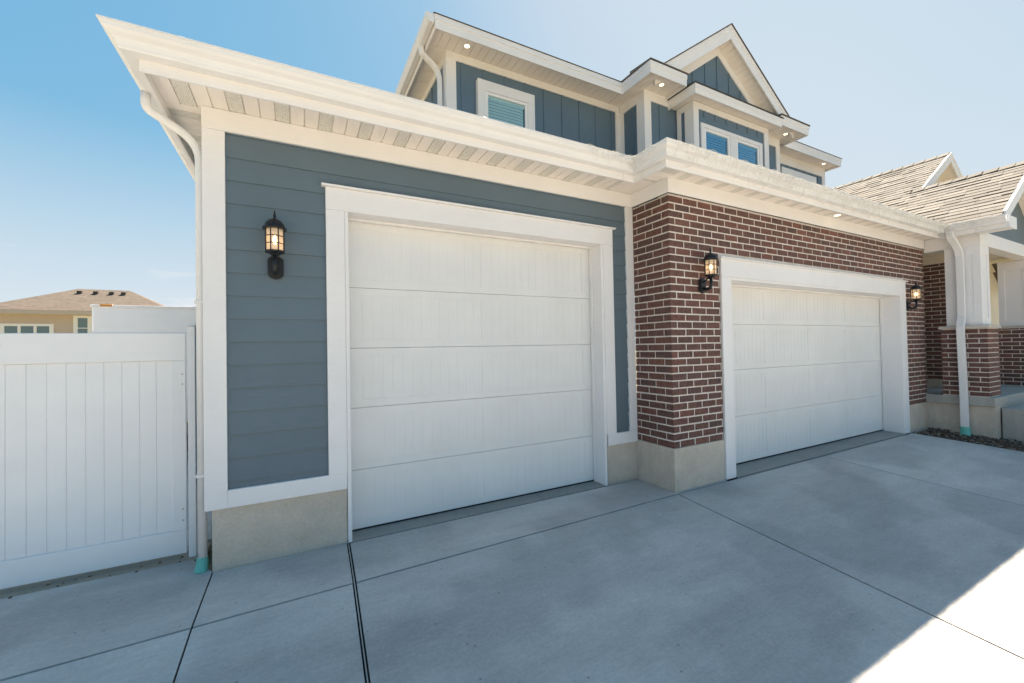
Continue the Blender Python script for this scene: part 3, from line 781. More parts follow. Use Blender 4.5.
fa = MB(); PB = [(6.88, 1.655), (6.88, 1.05), (9.50, 1.05), (9.50, 1.655)]
fa.sweep(PB, [(-.02, 5.575), (0, 5.575), (.004, 5.66), (.014, 5.665), (.014, 5.745), (-.02, 5.745)]); part(fa, 'bay_fascia', 'white_trim', .002)
fa = MB(); fa.sweep(PB, [(-.25, 5.7455), (.03, 5.7455), (.032, 5.762), (-.25, 5.83)]); part(fa, 'drip_edge', 'flashing')
rf = MB(); rf.hexa([(6.87, 1.04, 5.75), (9.51, 1.04, 5.75), (9.51, 1.654, 5.75), (6.87, 1.654, 5.75), (6.87, 1.04, 5.766), (9.51, 1.04, 5.766), (9.51, 1.654, 5.93), (6.87, 1.654, 5.93)]); part(rf, 'bay_roof', 'roof_shingle')
planks('x', 6.90, 9.48, 1.075, YV-.022, 5.617, pitch=.127, vent_every=0)
sf = MB(); sf.box(6.90, BX0-.013, YV-.02, 1.65, 5.6175, 5.626); part(sf, 'soffit', 'soffit')
sf = MB(); sf.box(BX1+.013, 9.48, YV-.02, 1.65, 5.6175, 5.626); part(sf, 'soffit', 'soffit')

# ---- windows
def window(x0, x1, z0, z1, yf, fw_, head, glass, mullions=(), casing=.12, sashw=.045, blinds=True, deep=.06, apron=False):
    """clear glass area x0..x1, z0..z1; yf wall face"""
    wn = bpy.data.objects.new('window', None); COL.objects.link(wn); wn.parent = house
    cs = MB()
    y0, y1 = yf-.03, yf-.0008
    cs.box(x0-casing, x0-.0005, y0, y1, z0-.1, z1+.0); cs.box(x1+.0005, x1+casing, y0, y1, z0-.1, z1+.0)
    cs.box(x0-casing, x1+casing, y0-.001, y1, z1+.0005, z1+head)
    for (a, b) in mullions: cs.box(a, b, y0, y1, z0-.1, z1)
    cs.build('frame', 'white_trim', wn, .003)
    spans = []; xx = x0
    for (a, b) in mullions: spans.append((xx, a)); xx = b
    spans.append((xx, x1))
    for (a, b) in spans:
        s = MB(); yq = yf-.018
        s.box(a, a+sashw, yq, yq+.03, z0, z1-.001); s.box(b-sashw, b, yq, yq+.03, z0, z1-.001); s.box(a+sashw+.0005, b-sashw-.0005, yq, yq+.03, z1-sashw, z1-.001)
        s.build('sash', 'vinyl', wn, .002)
        p = MB(); p.box(a+sashw-.002, b-sashw+.002, yf+.002, yf+.006, z0, z1-sashw+.002); p.build('pane', glass, wn)
        if blinds:
            l = MB(); z = z1-sashw-.05
            l.box(a+sashw, b-sashw, yf+.010, yf+.042, z1-sashw-.045, z1-sashw-.001)
            while z > z0:
                l.hexa([(a+sashw+.02, yf+.016, z-.029), (b-sashw-.02, yf+.016, z-.029), (b-sashw-.02, yf+.030, z+.024), (a+sashw+.02, yf+.030, z+.024),
                        (a+sashw+.02, yf+.019, z-.028), (b-sashw-.02, yf+.019, z-.028), (b-sashw-.02, yf+.033, z+.025), (a+sashw+.02, yf+.033, z+.025)])
                z -= .050
            l.build('blind', 'blind', wn)
            d = MB(); d.box(a+.002, b-.002, yf+.047, yf+.0525, z0, z1); d.build('dark_room_sheet', 'dark', wn)  # dark sheet behind the blind, the unlit room put into its colour
    return wn
# carve: window walls need openings -> panes sit in a shallow box in front of the wall, so rebuild as box-out
def window_box(x0, x1, z0, z1, yw, casing, head, glass, mull=()):
    out = .085
    bx = MB(); bx.box(x0-casing+.002, x0-.0003, yw-out+.001, yw-.001, z0-.1, z1+head-.002); bx.box(x1+.0003, x1+casing-.002, yw-out+.001, yw-.001, z0-.1, z1+head-.002); bx.box(x0-.0002, x1+.0002, yw-out+.001, yw-.001, z1+.0002, z1+head-.002)
    w_ = window(x0, x1, z0, z1, yw-out, .1, head, glass, mull, casing)
    bx.build('frame_return', 'white_trim', w_)
    return w_
def scale_push(p, k): return tuple(CAM[i] + (p[i]-CAM[i])*k for i in range(3))
# left wall window; the wall surface there is cut by a recess
window_box(3.36, 4.14, 3.9, 5.30, Y2+.03, .14, .17, 'glass_clear')
window_box(11.28, 12.55, 4.2, 5.28, YC+.03, .14, .16, 'glass_clear')
# bay windows set between the posts of the bay front
def bay_window():
    wn = window(7.387, 9.078, 3.7, 5.18, YV+.004, .1, .075, 'glass', [(8.13, 8.332)], .095, .05)
bay_window()
# ---- entry wing: steep shingled roofs
ZE, XE0, SE = 3.13, 10.72, .667
def shingle_rows(mb, u0, u1, v0, v1, org, ud, vd, nd, ex=.150, tab=.28, t0=.0105, t1=.003):
    v = v0; k = 0
    while v < v1-.01:
        vb = min(v+ex+.01, v1)
        u = u0 - random.uniform(0, tab)
        while u < u1:
            a = max(u, u0); L = tab*random.choice((.6, .8, 1, 1.2, 1.4)); b = min(u+L-.003, u1); tt = t0 + random.choice((0, 0, .003, .009))
            if b > a+.005:
                P = lambda uu, vv, h: tuple(org + ud*uu + vd*vv + nd*h)
                mb.hexa([P(a, v, 0), P(b, v, 0), P(b, vb, 0), P(a, vb, 0), P(a, v, tt), P(b, v, tt), P(b, vb, t1), P(a, vb, t1)])
            u += L
        v += ex; k += 1
vd = Vector((1, 0, SE)).normalized(); nd = Vector((-SE, 0, 1)).normalized(); ud = Vector((0, 1, 0)); org = Vector((XE0-.03, 0, ZE-.02))
cosS = vd.x
XRB, XRA = 12.65, 14.33; YFB, YFA = -1.60, -.06
sh = MB()
shingle_rows(sh, YFB, YFA-.001, 0, (XRB-org.x)/cosS, org, ud, vd, nd)
shingle_rows(sh, YFA, 7.5, 0, (XRA-org.x)/cosS, org, ud, vd, nd)
part(sh, 'shingle_roof', 'shingle')
def zE(x): return org.z + SE*(x-org.x)
zRB, zRA = zE(XRB), zE(XRA)
rf = MB()
rf.prism([(XRB, YFB, zRB+.006), (XRB+3.2, YFB, zRB-SE*3.2), (XRB+3.2, YFB, zRB-SE*3.2-.02), (XRB, YFB, zRB-.02)], (0, YFA-YFB-.002, 0))
rf.prism([(XRA, YFA, zRA+.006), (XRA+3.4, YFA, zRA-SE*3.4), (XRA+3.4, YFA, zRA-SE*3.4-.02), (XRA, YFA, zRA-.02)], (0, 7.5, 0))
rf.prism([(org.x+.02, YFB+.001, zE(org.x+.02)-.004), (XRB, YFB+.001, zRB-.004), (XRB, YFB+.001, zRB-.02), (org.x+.02, YFB+.001, zE(org.x+.02)-.02)], (0, YFA-YFB, 0))
part(rf, 'roof', 'roof_shingle')
for (xr, zr, ya, yb) in ((XRB, zRB, YFB, YFA+.15), (XRA, zRA, YFA, 7.4)):
    y = ya; rc = MB()
    while y < yb:
        e = min(y+.26, yb); h0, h1 = .010+random.uniform(0, .004), .020+random.uniform(0, .010)
        for s in (-1, 1):
            rc.hexa([(xr, y, zr+h1), (xr+s*.13, y, zr-SE*.13+h1), (xr+s*.13, e, zr-SE*.13+h0), (xr, e, zr+h0),
                     (xr, y, zr+h1+.012), (xr+s*.13, y, zr-SE*.13+h1+.012), (xr+s*.13, e, zr-SE*.13+h0+.008), (xr, e, zr+h0+.008)])
        y += .21
    part(rc, 'ridge_cap', 'shingle')
vt = MB(); vp = org + vd*.95 + nd*.02
def rp(u, v, h): return tuple(org + ud*u + vd*v + nd*h)
vt.hexa([rp(1.78, 2.0, .02), rp(2.05, 2.0, .02), rp(2.05, 2.27, .02), rp(1.78, 2.27, .02), rp(1.80, 2.02, .11), rp(2.03, 2.02, .11), rp(2.03, 2.24, .05), rp(1.80, 2.24, .05)])
part(vt, 'roof_vent', 'flashing', .01)
# gables of the wing
def gable(xp, zp, yr, yw, depth, run, wallmat, runl=None):
    rl = runl or run
    g_ = MB(); rake(g_, xp, zp+.0, xp-rl, yr-.02, yr+.01, depth, SE); rake(g_, xp, zp, xp+run, yr-.02, yr+.01, depth, SE); part(g_, 'barge_board', 'white_trim', .002)
    g_ = MB(); rake(g_, xp, zp+.006, xp-rl-.0, yr-.032, yr-.0205, .06, SE); rake(g_, xp, zp+.006, xp+run+.02, yr-.032, yr-.0205, .06, SE); part(g_, 'barge_moulding', 'white_trim', .002)
    g_ = MB()
    for s, run in ((-1, rl), (1, run)): g_.prism([(xp, yr+.011, zp-depth+.03), (xp+s*run, yr+.011, zp-depth+.03-SE*run), (xp+s*run, yr+.011, zp-depth+.045-SE*run), (xp, yr+.011, zp-depth+.045)], (0, yw-yr+.02, 0))
    part(g_, 'raking_soffit', 'soffit')
gable(XRB, zRB+.012, YFB, -1.28, .21, 1.80, 'batten')
gable(XRA, zRA+.012, YFA, .22, .22, 3.2, 'cream', 1.70)
gw = MB(); gw.prism([(XRB-1.66, -1.275, 2.99), (XRB+1.75, -1.275, 2.99), (XRB, -1.275, zRB-.10)], (0, .1, 0)); part(gw, 'gable_wall', 'siding')
gw = MB(); gw.prism([(XRA-1.9, .18, zRA-SE*1.9-.12), (XRA+3.2, .18, zRA-SE*3.2-.12), (XRA, .18, zRA-.10)], (0, .1, 0)); part(gw, 'gable_wall', 'cream')
# cornice return at the end of the wing gutter
cr = MB(); cr.box(10.742, 11.02, -1.66, -1.30, 2.93, 2.992); cr.box(10.742, 11.10, -1.682, -1.661, 2.93, 3.12); cr.box(10.76, 11.10, -1.66, -1.28, 3.10, 3.14); part(cr, 'cornice_return', 'white_trim', .002)
cr = MB(); cr.box(10.745, 10.99, -1.655, -1.285, 2.9925, 3.1); part(cr, 'soffit', 'soffit')
# beams
bm_ = MB(); bm_.box(10.978, 11.18, -1.30, -.585, 2.76, 2.995); part(bm_, 'porch_beam', 'white_trim', .004)
bm_ = MB(); bm_.box(11.181, 14.6, -1.299, -1.10, 2.761, 2.994); part(bm_, 'porch_beam', 'white_trim', .004)
cl = MB(); cl.box(11.0, 16.5, -1.095, 3.0, 2.88, 2.93); part(cl, 'porch_ceiling', 'cream')
# columns
def column(x0, y0, x1, y1, z0, z1):
    c = bpy.data.objects.new('column', None); COL.objects.link(c); c.parent = house
    m_ = MB(); m_.box(x0+.012, x1-.012, y0+.012, y1-.012, z0, z1-.001)
    w_, t_ = .095, .0118
    for zz0, zz1 in ((z0, z0+.13), (z1-.16, z1-.001)):
        m_.box(x0, x1, y0, y0+t_, zz0, zz1); m_.box(x0, x1, y1-t_, y1, zz0, zz1); m_.box(x0, x0+t_, y0+t_+.0002, y1-t_-.0002, zz0, zz1); m_.box(x1-t_, x1, y0+t_+.0002, y1-t_-.0002, zz0, zz1)
    za, zb = z0+.1302, z1-.1602
    for (a, b) in ((x0, x0+w_), (x1-w_, x1)): m_.box(a, b, y0, y0+t_, za, zb); m_.box(a, b, y1-t_, y1, za, zb)
    for (a, b) in ((y0+t_+.0002, y0+w_), (y1-w_, y1-t_-.0002)): m_.box(x0, x0+t_, a, b, za, zb); m_.box(x1-t_, x1, a, b, za, zb)
    m_.build('post', 'white_trim', c, .002)
    return c
def pedestal(c, x0, y0, x1, y1, z0, z1):
    b = MB(); mo_ = MB(); mo_.box(x0+.007, x1-.007, y0+.007, y1-.007, z0, z1)
    k = 0
    brick_run(b, x0+.001, x1-.001, z0, z1, lambda a, e, za, zb, p: hexb(b, 'y', -1, y0, a, e, za, zb, p))
    brick_run(b, .001, y1-y0-.001, z0, z1, lambda a, e, za, zb, p: hexb(b, 'x', -1, x0, y0+a, y0+e, za, zb, p), stagger=1)
    brick_run(b, .001, y1-y0-.001, z0, z1, lambda a, e, za, zb, p: hexb(b, 'x', 1, x1, y0+a, y0+e, za, zb, p), stagger=1)
    brick_run(b, x0+.001, x1-.001, z0, z1, lambda a, e, za, zb, p: hexb(b, 'y', 1, y1, a, e, za, zb, p))
    pb = b.build('brick_pedestal', 'brick', c); mo_.build('mortar', 'mortar', c)
    cp = MB(); cp.hexa([(x0-.03, y0-.03, z1), (x1+.03, y0-.03, z1), (x1+.03, y1+.03, z1), (x0-.03, y1+.03, z1), (x0-.02, y0-.02, z1+.05), (x1+.02, y0-.02, z1+.05), (x1+.02, y1+.02, z1+.05), (x0-.02, y1+.02, z1+.05)])
    cp.build('pedestal_cap', 'lintel', c, .006)
c1 = column(10.985, -1.29, 11.41, -.85, 1.382, 2.76); pedestal(c1, 10.93, -1.355, 11.50, -.785, .15, 1.33)
c2 = column(13.95, -1.26, 14.37, -.82, 1.40, 2.76); pedestal(c2, 13.90, -1.34, 14.48, -.76, .15, 1.35)
# porch slab, foundation, step
sl = MB(); sl.box(10.915, 14.75, -1.42, 3.2, -.004, .15); part(sl, 'porch_slab', 'slab', .012)
sl = MB(); sl.box(10.965, 14.70, -1.405, 3.2, -.75, -.005); part(sl, 'foundation', 'foundation', .004)
sp_ = MB(); sp_.box(11.19, 14.4, -2.35, -1.4205, -.75, -.035); part(sp_, 'porch_step', 'slab', .012)
# house wall behind the porch
bk = MB(); mo = MB()
brick_run(bk, -.50, 2.8, .33, 2.70, lambda a, b, z0, z1, p: hexb(bk, 'x', -1, 12.30, a, b, z0, z1, p), stagger=0)
brick_run(bk, 12.301, 13.4, .33, 2.70, lambda a, b, z0, z1, p: hexb(bk, 'y', -1, -.50, a, b, z0, z1, p), stagger=1)
mo.box(12.306, 12.45, -.494, 2.8, .15, 2.72); mo.box(12.4505, 13.4, -.494, -.36, .15, 2.72)
bw2 = part(bk, 'brick_wall', 'brick', label='shaded brick wall at the back of the porch'); mo.build('mortar', 'mortar', bw2)
cb = MB(); cb.box(12.27, 12.3055, -.51, 2.8, .1505, .325); cb.box(12.306, 13.4, -.51, -.4945, .1505, .325); part(cb, 'wall_base', 'foundation')
tb = MB(); tb.box(12.28, 12.3055, -.52, 2.8, 2.705, 2.879); tb.box(12.306, 16.0, -.52, -.4945, 2.705, 2.879); tb.box(12.3065, 16.2, -.493, -.30, 2.70, 2.878); part(tb, 'frieze_board', 'cream')
wl = MB(); wl.box(13.405, 16.6, -.47, -.30, .151, 2.695); part(wl, 'porch_wall', 'cream')
wl = MB(); wl.box(11.02, 12.25, 1.9, 2.0, .151, 2.878); part(wl, 'porch_wall', 'cream')
fd = bpy.data.objects.new('front_door', None); COL.objects.link(fd); fd.parent = house
ff = MB(); ff.box(13.45, 13.56, -.50, -.471, .16, 2.5); ff.box(14.55, 14.66, -.50, -.471, .16, 2.5); ff.box(13.45, 14.66, -.501, -.471, 2.5005, 2.62); ff.build('frame', 'white_trim', fd, .003)
ff = MB(); ff.box(13.561, 14.549, -.486, -.4715, .16, 2.4995); ff.box(13.70, 14.41, -.494, -.4865, 1.5, 2.35); ff.box(13.70, 14.41, -.494, -.4865, .35, 1.3); ff.build('door_leaf', 'batten', fd, .003)
ff = MB(); ff.tube([(14.44, -.487, 1.2), (14.44, -.54, 1.2)], .016); ff.tube([(14.44, -.54, 1.2), (14.33, -.54, 1.2)], .012); ff.build('handle', 'bronze', fd)
wl = MB(); wl.box(14.76, 17.4, .30, 7.4, -.7, 3.3); part(wl, 'side_wall', 'siding')
# filler wall behind garage brick to the porch
wl = MB(); wl.box(10.76, 10.965, -.47, 2.0, -.3, 2.95); part(wl, 'wall_core', 'cream')

# ---- downspouts (parts of the house)
def smooth_path(pts, n=5):
    P = [Vector(p) for p in pts]; out = [P[0]]
    for i in range(1, len(P)-1):
        a, b, c = P[i-1], P[i], P[i+1]; la = min((a-b).length, (c-b).length)*.42; p0 = b+(a-b).normalized()*la; p1 = b+(c-b).normalized()*la
        for k in range(n+1): t = k/n; out.append(p0*(1-t)**2 + b*2*t*(1-t) + p1*t*t)
    out.append(P[-1]); return out
ds = MB(); ds.tube(smooth_path([(-.325, .0, 3.01), (-.325, .0, 2.90), (-.026, .066, 2.74), (-.026, .066, -.40)]), .030, 12)
d1 = part(ds, 'downspout', 'gutter', smooth=True)
cp = MB(); cp.tube([(-.027, .066, -.38), (-.028, .064, -.42), (-.035, .055, -.482)], [.036, .038, .044], 12); cp.build('downspout_adapter', 'teal', d1)
bd = MB(); bd.box(-.061, .007, .032, .10, 1.52, 1.54); bd.box(-.061, .007, .032, .10, .22, .24); bd.build_each('pipe_strap', 'white', d1)
ds = MB(); ds.tube(smooth_path([(10.67, -1.02, 3.02), (10.67, -1.02, 2.93), (10.925, -1.06, 2.70), (10.925, -1.06, 1.52), (10.84, -1.06, 1.36), (10.86, -1.07, .25), (10.86, -1.07, -.46)]), 0, sq=(.075, .095))
d2 = part(ds, 'downspout', 'gutter', .006, label='square white downspout running down the porch column')
cp = MB(); cp.tube([(10.86, -1.07, -.37), (10.86, -1.07, -.43), (10.858, -1.072, -.56)], [.062, .066, .072], 10); cp.build('downspout_adapter', 'teal', d2)
ds = MB(); ds.tube(smooth_path([(2.36, 2.40, 5.84), (2.36, 2.40, 5.72), (2.655, 2.42, 5.52), (2.655, 2.42, 4.2)]), 0, sq=(.06, .08)); part(ds, 'downspout', 'gutter', .006)
g2 = MB(); g2.sweep([(2.42, 8.5), (2.42, 1.86)], [(.0145, 5.82), (.09, 5.82), (.13, 5.88), (.135, 5.945), (.0145, 5.945)]); part(g2, 'gutter', 'gutter')

# ================================================================== WALL LANTERNS
def lantern(label):
    """local origin = wall point at the middle of the back plate; -Y is away from the wall"""
    r = thing('wall_lantern', label, 'wall lamp', (0, 0, 0), 'black wall lanterns beside the garage doors')
    yc = -.125; zb = .10
    bp = MB(); pts = []
    for k in range(13): a = math.pi + math.pi*k/12; pts.append((.055*math.cos(a), 0, -.05+.045*math.sin(a)))
    pts += [(.055, 0, .06), (.03, 0, .085), (-.03, 0, .085), (-.055, 0, .06)]
    bp.prism(pts, (0, -.018, 0)); bp.prism([(x*.72, -.018, z*.8) for x, y, z in pts], (0, -.010, 0)); bp.build('back_plate', 'bronze', r, .003)
    ar = MB(); ar.tube(smooth_path([(0, -.02, -.03), (0, -.075, -.065), (0, yc, -.02), (0, yc, zb)], 6), [.014]*15 + [.013]*10, 8) if False else ar.tube(smooth_path([(0, -.02, -.03), (0, -.07, -.06), (0, yc, -.03), (0, yc, zb-.02)], 6), .017, 8)
    ar.tube(smooth_path([(0, -.02, .03), (0, -.08, .07), (0, yc, .06)], 6), .008, 8); ar.lathe((0, yc, -.055), [(.002, 0), (.012, .01), (.006, .022), (.014, .03)], 10); ar.build('arm', 'bronze', r, smooth=True)
    bs = MB(); bs.lathe((0, yc, zb-.035), [(.016, 0), (.03, .008), (.045, .02), (.070, .026), (.070, .038), (.06, .044)], 8); bs.build('base', 'bronze', r)
    cg = MB()
    for k in range(8):
        a = math.pi/8 + k*math.pi/4; x, y = .066*math.cos(a), yc+.066*math.sin(a)
        cg.tube([(x, y, zb), (x, y, zb+.172)], .0042, 6)
    for zz_ in (zb+.058, zb+.115):
        for k in range(8):
            a, b = math.pi/8+k*math.pi/4, math.pi/8+(k+1)*math.pi/4
            cg.tube([(.066*math.cos(a), yc+.066*math.sin(a), zz_), (.066*math.cos(b), yc+.066*math.sin(b), zz_)], .0036, 6)
    cg.build('cage', 'bronze', r)
    gl = MB(); gl.lathe((0, yc, zb+.004), [(.059, 0), (.059, .166)], 8); gl.build('glass', 'lglass', r)
    bu = MB(); bu.lathe((0, yc, zb+.055), [(.004, 0), (.013, .01), (.016, .03), (.01, .055), (.002, .07)], 12); bu.build('bulb', 'bulb', r, smooth=True)
    rf_ = MB(); rf_.lathe((0, yc, zb+.168), [(.070, 0), (.082, .002), (.082, .016), (.072, .022), (.064, .045), (.048, .066), (.028, .079), (.012, .086), (.008, .10), (.013, .108), (.008, .118), (.004, .145), (.001, .155)], 16); rf_.build('cap', 'bronze', r)
    return r
def copy_tree(o, parent=None):
    c = o.copy(); COL.objects.link(c); c.parent = parent
    for ch in [q for q in bpy.data.objects if q.parent == o]: copy_tree(ch, c)
    return c
l1 = lantern('black wall lantern with warm bulb on the blue siding left of the single garage door')
l2 = copy_tree(l1); l2['label'] = 'black wall lantern on the brick just left of the double garage door'
l3 = copy_tree(l1); l3['label'] = 'black wall lantern on the brick right of the double garage door near the porch'
l1.location = (.472, -.013, 1.815); l2.location = (4.80, YB-.002, 1.825); l3.location = (10.24, YB-.002, 1.76)

# ================================================================== SOFFIT LIGHTS
def soffit_light(label):
    r = thing('soffit_light', label, 'ceiling light', (0, 0, 0), 'recessed lights in the eaves')
    a = MB(); a.lathe((0, 0, -.008), [(.050, 0), (.062, .002), (.062, .007), (.050, .007)], 20); a.build('trim_ring', 'white', r)
    b = MB(); b.lathe((0, 0, -.011), [(.036, 0), (.039, .003)], 20); b.build('lens', 'soffit_bulb', r)
    return r
SLs = [((2.98, 2.05, zz2), 'recessed eave light at the upper left corner of the second floor'), ((6.44, 1.40, zz2), 'recessed eave light under the left cornice return of the gable'),
       ((10.32, 1.42, zz2), 'recessed eave light under the right cornice return of the gable'), ((12.85, 1.86, zz2), 'recessed eave light at the far right end of the upper eave'),
       ((7.62, -.70, zs_), 'recessed eave light above the brick over the double garage door')]
sl0 = None
for p, lb in SLs:
    if sl0 is None: o = sl0 = soffit_light(lb)
    else: o = copy_tree(sl0); o['label'] = lb
    o.location = p

# ================================================================== ICICLE LIGHTS on the brick gutter
def along(path, d, off):
    P = [Vector(p) for p in path]; rem = d
    for i in range(len(P)-1):
        L = (P[i+1]-P[i]).length
        if rem <= L:
            t = (P[i+1]-P[i]).normalized(); n = Vector((t.y, -t.x)); q = P[i]+t*rem+n*off; return q, n
        rem -= L
    return P[-1], n
IP = [(3.15, -.43), (3.91, -.43), (3.91, -.875), (10.74, -.875), (10.74, -1.60)]
tot = sum((Vector(IP[i+1])-Vector(IP[i])).length for i in range(4))
il = thing('icicle_lights', 'tangled white icicle light strings hung along the gutter over the brick garage', 'string lights', (0, 0, 0))
wr = MB(); bl = MB()
d = 0; pts = []
while d < tot:
    off = .158 + .006*math.sin(d*37) + random.uniform(-.003, .003); z = 3.118 + .010*math.sin(d*23) + random.uniform(-.006, .006)
    q, n = along(IP, d, off); pts.append((q.x, q.y, z)); d += .035
wr.tube(pts, .0022, 5)
d = .03
while d < tot-.02:
    q, n = along(IP, d, .162); t = Vector((-n.y, n.x)); L = random.choice((.05, .08, .11, .13, .18, .22)) * (1.0 if d > .7 else .6)
    p = [(q.x, q.y, 3.115)]; z = 3.115; sx = 0; nseg = max(3, int(L/.022))
    for k in range(nseg):
        z -= L/nseg; sx += random.uniform(-.014, .014); out = .002 + random.uniform(-.006, .008) - (.05*min(1, (3.115-z)/.12))*(1 if random.random() < .9 else 0)
        p.append((q.x+t.x*sx+n.x*out, q.y+t.y*sx+n.y*out, z))
        if k % 2 == 0:
            a = random.uniform(0, 6.28); bx_, bz_ = math.cos(a)*.008, math.sin(a)*.006
            bl.tube([(p[-1][0], p[-1][1], z), (p[-1][0]+t.x*bx_, p[-1][1]+t.y*bx_, z-.012+bz_)], [.0032, .0045], 5)
    if random.random() < .4:    # loop back up
        for k in range(4): sx += .012; z += L/6; p.append((q.x+t.x*sx+n.x*.004, q.y+t.y*sx+n.y*.004, z))
    wr.tube(p, .0018, 4); d += random.uniform(.03, .075)
wr.build('wire', 'wire', il); o = bl.build('mini_bulb', 'white', il); o['kind'] = 'stuff'

# ================================================================== VINYL GATE
pd = MB(); pd.box(-7, .0, .70, 4.9, -.56, -.49); structure(pd.build('bounce_pad', 'concrete'))  # unseen concrete pad, added to bounce sunlight onto the trailer
gt = thing('vinyl_gate', 'white vinyl gate of vertical boards beside the blue garage wall', 'gate', (-.7, .42, -.48)); gt.location = (0, 0, 0)
GY = .40
m_ = MB(); m_.box(-3.05, -.185, GY, GY+.045, 1.09, 1.31); m_.build('top_rail', 'vinyl', gt, .006)
m_ = MB(); m_.box(-3.05, -.185, GY, GY+.045, -.455, -.268); m_.build('bottom_rail', 'vinyl', gt, .006)
m_ = MB(); m_.box(-.27, -.186, GY+.001, GY+.044, -.267, 1.089); m_.build('stile', 'vinyl', gt, .004)
m_ = MB(); x = -.3715
m_.box(-.3695, -.2705, GY+.014, GY+.034, -.2675, 1.0895)
while x > -3.05: m_.box(x-.1003, x, GY+.014, GY+.034, -.2675, 1.0895); x -= .1025
pn = m_.build('board_panel', 'vinyl', gt, .005)
m_ = MB(); m_.box(-3.04, -.272, GY+.020, GY+.028, -.267, 1.089); m_.build('panel_back', 'vinyl', gt)
for z in (.98, .90, -.10, -.19):
    m_ = MB(); m_.tube([(-.205, GY-.006, z), (-.205, GY+.002, z)], .006, 8); m_.build('screw', 'lintel', gt)
fp = thing('gate_post', 'narrow white vinyl post between the gate and the downspout', 'post', (-.14, .42, -.48)); fp.location = (0, 0, 0)
m_ = MB(); m_.box(-.168, -.118, GY-.02, GY+.10, -.55, 1.365); m_.build('post', 'vinyl', fp, .005)
m_ = MB(); m_.hexa([(-.175, GY-.027, 1.366), (-.111, GY-.027, 1.366), (-.111, GY+.107, 1.366), (-.175, GY+.107, 1.366), (-.165, GY-.017, 1.385), (-.121, GY-.017, 1.385), (-.121, GY+.097, 1.385), (-.165, GY+.097, 1.385)]); m_.build('cap', 'vinyl', fp)
m_ = MB(); m_.box(-3.2, -.06, .302, .62, -.52, -.486); structure(m_.build('dirt_strip', 'dirt'))
m_ = MB()
for _ in range(45):
    x = random.uniform(-3, -.05); y = GY + random.uniform(-.11, .02); z = -.482+random.uniform(-.004, .006); l = random.uniform(.003, .010)
    m_.hexa([(x-l, y-l, z), (x+l, y-l*.8, z), (x+l*.9, y+l, z), (x-l*.8, y+l, z), (x-l*.6, y-l*.6, z+l*.7), (x+l*.6, y-l*.5, z+l*.7), (x+l*.5, y+l*.6, z+l*.6), (x-l*.5, y+l*.5, z+l*.7)])
o = m_.build('gravel', 'mulch'); o['kind'] = 'stuff'; o['label'] = 'loose dirt and gravel under the white gate'; o['category'] = 'gravel'

# ================================================================== WHITE TRAILER behind the gate
tv = thing('enclosed_trailer', 'white boxy trailer body with an orange rust patch rising behind the gate', 'trailer', (-1.3, 6, -.48)); tv.location = (0, 0, 0)
tx0, tx1, ty0, ty1 = -2.235, -.42, 5.0, 8.6
m_ = MB(); m_.box(tx0, tx1, ty0, ty1, 0.0, 1.92); m_.build('body', 'vinyl', tv, .03)
m_ = MB(); m_.box(tx0-.012, tx1+.012, ty0-.012, ty1+.012, 1.908, 1.943); m_.box(tx0-.006, tx1+.006, ty0-.006, ty0+.02, 1.49, 1.51); m_.build('roof_trim', 'white_trim', tv, .006)
m_ = MB(); m_.box(-2.13, -1.985, ty0-.016, ty0+.05, 1.915, 1.953); m_.build('rust_patch', 'rust', tv, .006)
for yy in (6.4, 7.3):
    for xx in (tx0-.02, tx1-.16):
        wnd = MB(); wnd.tube([(xx, yy, -.18), (xx+.18, yy, -.18)], .32, 24); tw = wnd.build('wheel', 'rubber', tv, .02)
        rm = MB(); rm.tube([(xx-.005, yy, -.18), (xx+.185, yy, -.18)], .17, 16); rm.build('rim', 'white', tw)
m_ = MB(); m_.box(tx0+.3, tx1-.3, ty0-1.1, ty0+.2, -.12, -.04); m_.build('hitch', 'bronze', tv)

# ================================================================== NEIGHBOUR HOUSE
nb = thing('neighbour_house', 'tan house with a brown hipped shingle roof beyond the gate', 'house', (-7, 19, -.5)); nb.location = (0, 0, 0)
k = 1.3
def S(x, y, z): return Vector(scale_push((x, y, z), k))
e0 = S(-8.05, 14.5, 2.60); e1 = S(-3.10, 14.5, 2.60); rA = S(-6.2, 16.2, 3.52); rB = S(-4.81, 16.2, 3.50)
zr_ = (rA.z+rB.z)/2; ze = 2.60; ze = e0.z
yb = 2*rA.y - e0.y
m_ = MB()
m_.poly([(e0.x, e0.y, ze), (e1.x, e1.y, ze), (rB.x, rB.y, zr_), (rA.x, rA.y, zr_)]); m_.poly([(e1.x, e1.y, ze), (e1.x, yb, ze), (rB.x, rB.y, zr_)])
m_.poly([(e1.x, yb, ze), (e0.x, yb, ze), (rA.x, rA.y, zr_), (rB.x, rB.y, zr_)]); m_.poly([(e0.x, yb, ze), (e0.x, e0.y, ze), (rA.x, rA.y, zr_)])
nr = m_.build('roof', 'far_shingle', nb)
m_ = MB(); m_.sweep([(e0.x, yb), (e0.x, e0.y), (e1.x, e1.y), (e1.x, yb)], [(-.03, ze-.15), (0, ze-.15), (0, ze-.005), (-.03, ze-.005)]); m_.build('fascia_board', 'beige_stucco', nb)
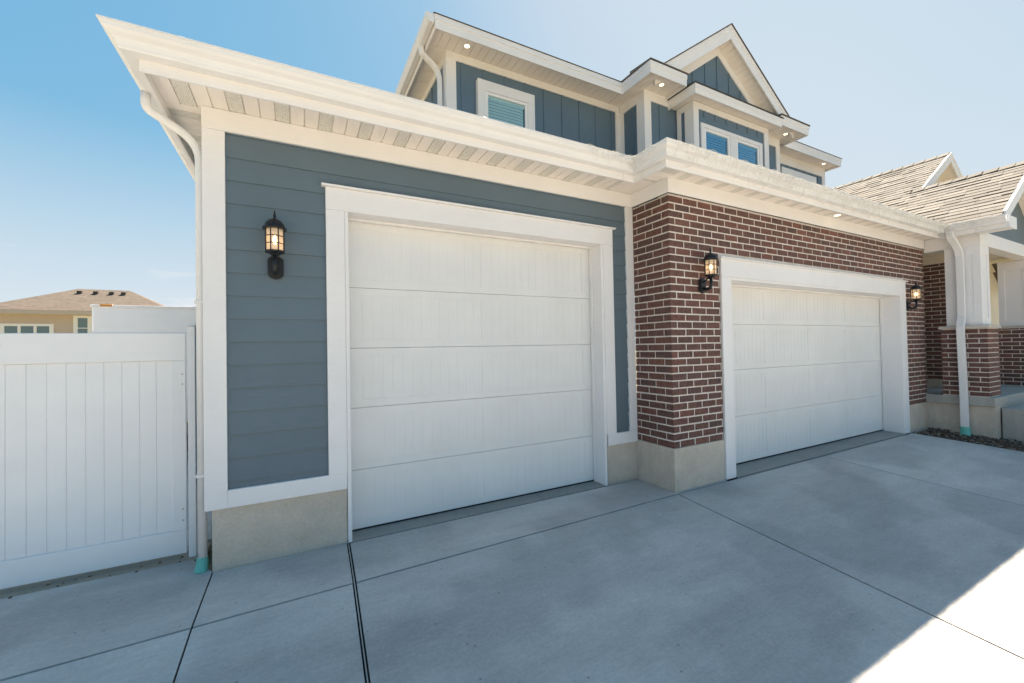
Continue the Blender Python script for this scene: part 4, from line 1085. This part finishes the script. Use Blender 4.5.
m_ = MB(); m_.box(e0.x+.02, e1.x-.02, e0.y+.02, yb-.02, ze-.15, ze-.13); m_.build('soffit', 'cream', nb)
wy = e0.y+.45
m_ = MB(); m_.box(e0.x+.4, e1.x-.4, wy, yb-.4, -.6, ze-.151); m_.build('wall', 'beige_stucco', nb)
def far_window(px0, px1, zt, zb, panes):
    w_ = bpy.data.objects.new('window', None); COL.objects.link(w_); w_.parent = nb
    m_ = MB(); m_.box(px0-.09, px1+.09, wy-.03, wy-.001, zt, zt+.10); m_.box(px0-.09, px1+.09, wy-.03, wy-.001, zb-.10, zb)
    n = panes; W = (px1-px0)/n
    for i in range(n+1): m_.box(px0+i*W-(.09 if i in (0,) else .045), px0+i*W+(.09 if i == n else .045), wy-.029, wy-.001, zb+.0005, zt-.0005)
    m_.build('frame', 'white', w_)
    m_ = MB()
    m_.box(px0, px1, wy-.014, wy-.0005, zb, zt); m_.build('pane', 'glass_far', w_)
    m_ = MB()
    for i in range(n):
        zq = (zt+zb)/2; m_.box(px0+i*W+.046, px0+(i+1)*W-.046, wy-.022, wy-.0145, zq-.015, zq+.015)
    m_.build('sash_bar', 'white', w_)
mg_, tg_, bg_ = new_mat('far_window_glass', .12, (.10, .16, .17)); M['glass_far'] = mg_; bg_.inputs['Specular IOR Level'].default_value = .9
def SX(px, Y=15.0):  # world x on the wall plane of a viewing azimuth given as slope
    return px
def wall_x(slope): t = wy - CAM.y; return CAM.x + slope*t
def wall_z(s): return 0
sl_ = lambda X: (X-CAM.x)/(15-CAM.y)
zz_at = lambda z: CAM.z + (z-CAM.z)*(wy-CAM.y)/(15-CAM.y)
far_window(wall_x(sl_(-7.50)), wall_x(sl_(-6.43)), zz_at(2.12), zz_at(1.45), 3)
far_window(wall_x(sl_(-5.83)), wall_x(sl_(-5.52)), zz_at(2.40), zz_at(1.72), 1)
for fx in (.12, .42, .72, .95):
    q = rA.lerp(rB, fx); m_ = MB(); m_.box(q.x-.075, q.x+.075, q.y-.55, q.y-.40, zr_-.30, zr_-.15) ; m_.build('roof_vent', 'flashing', nb)
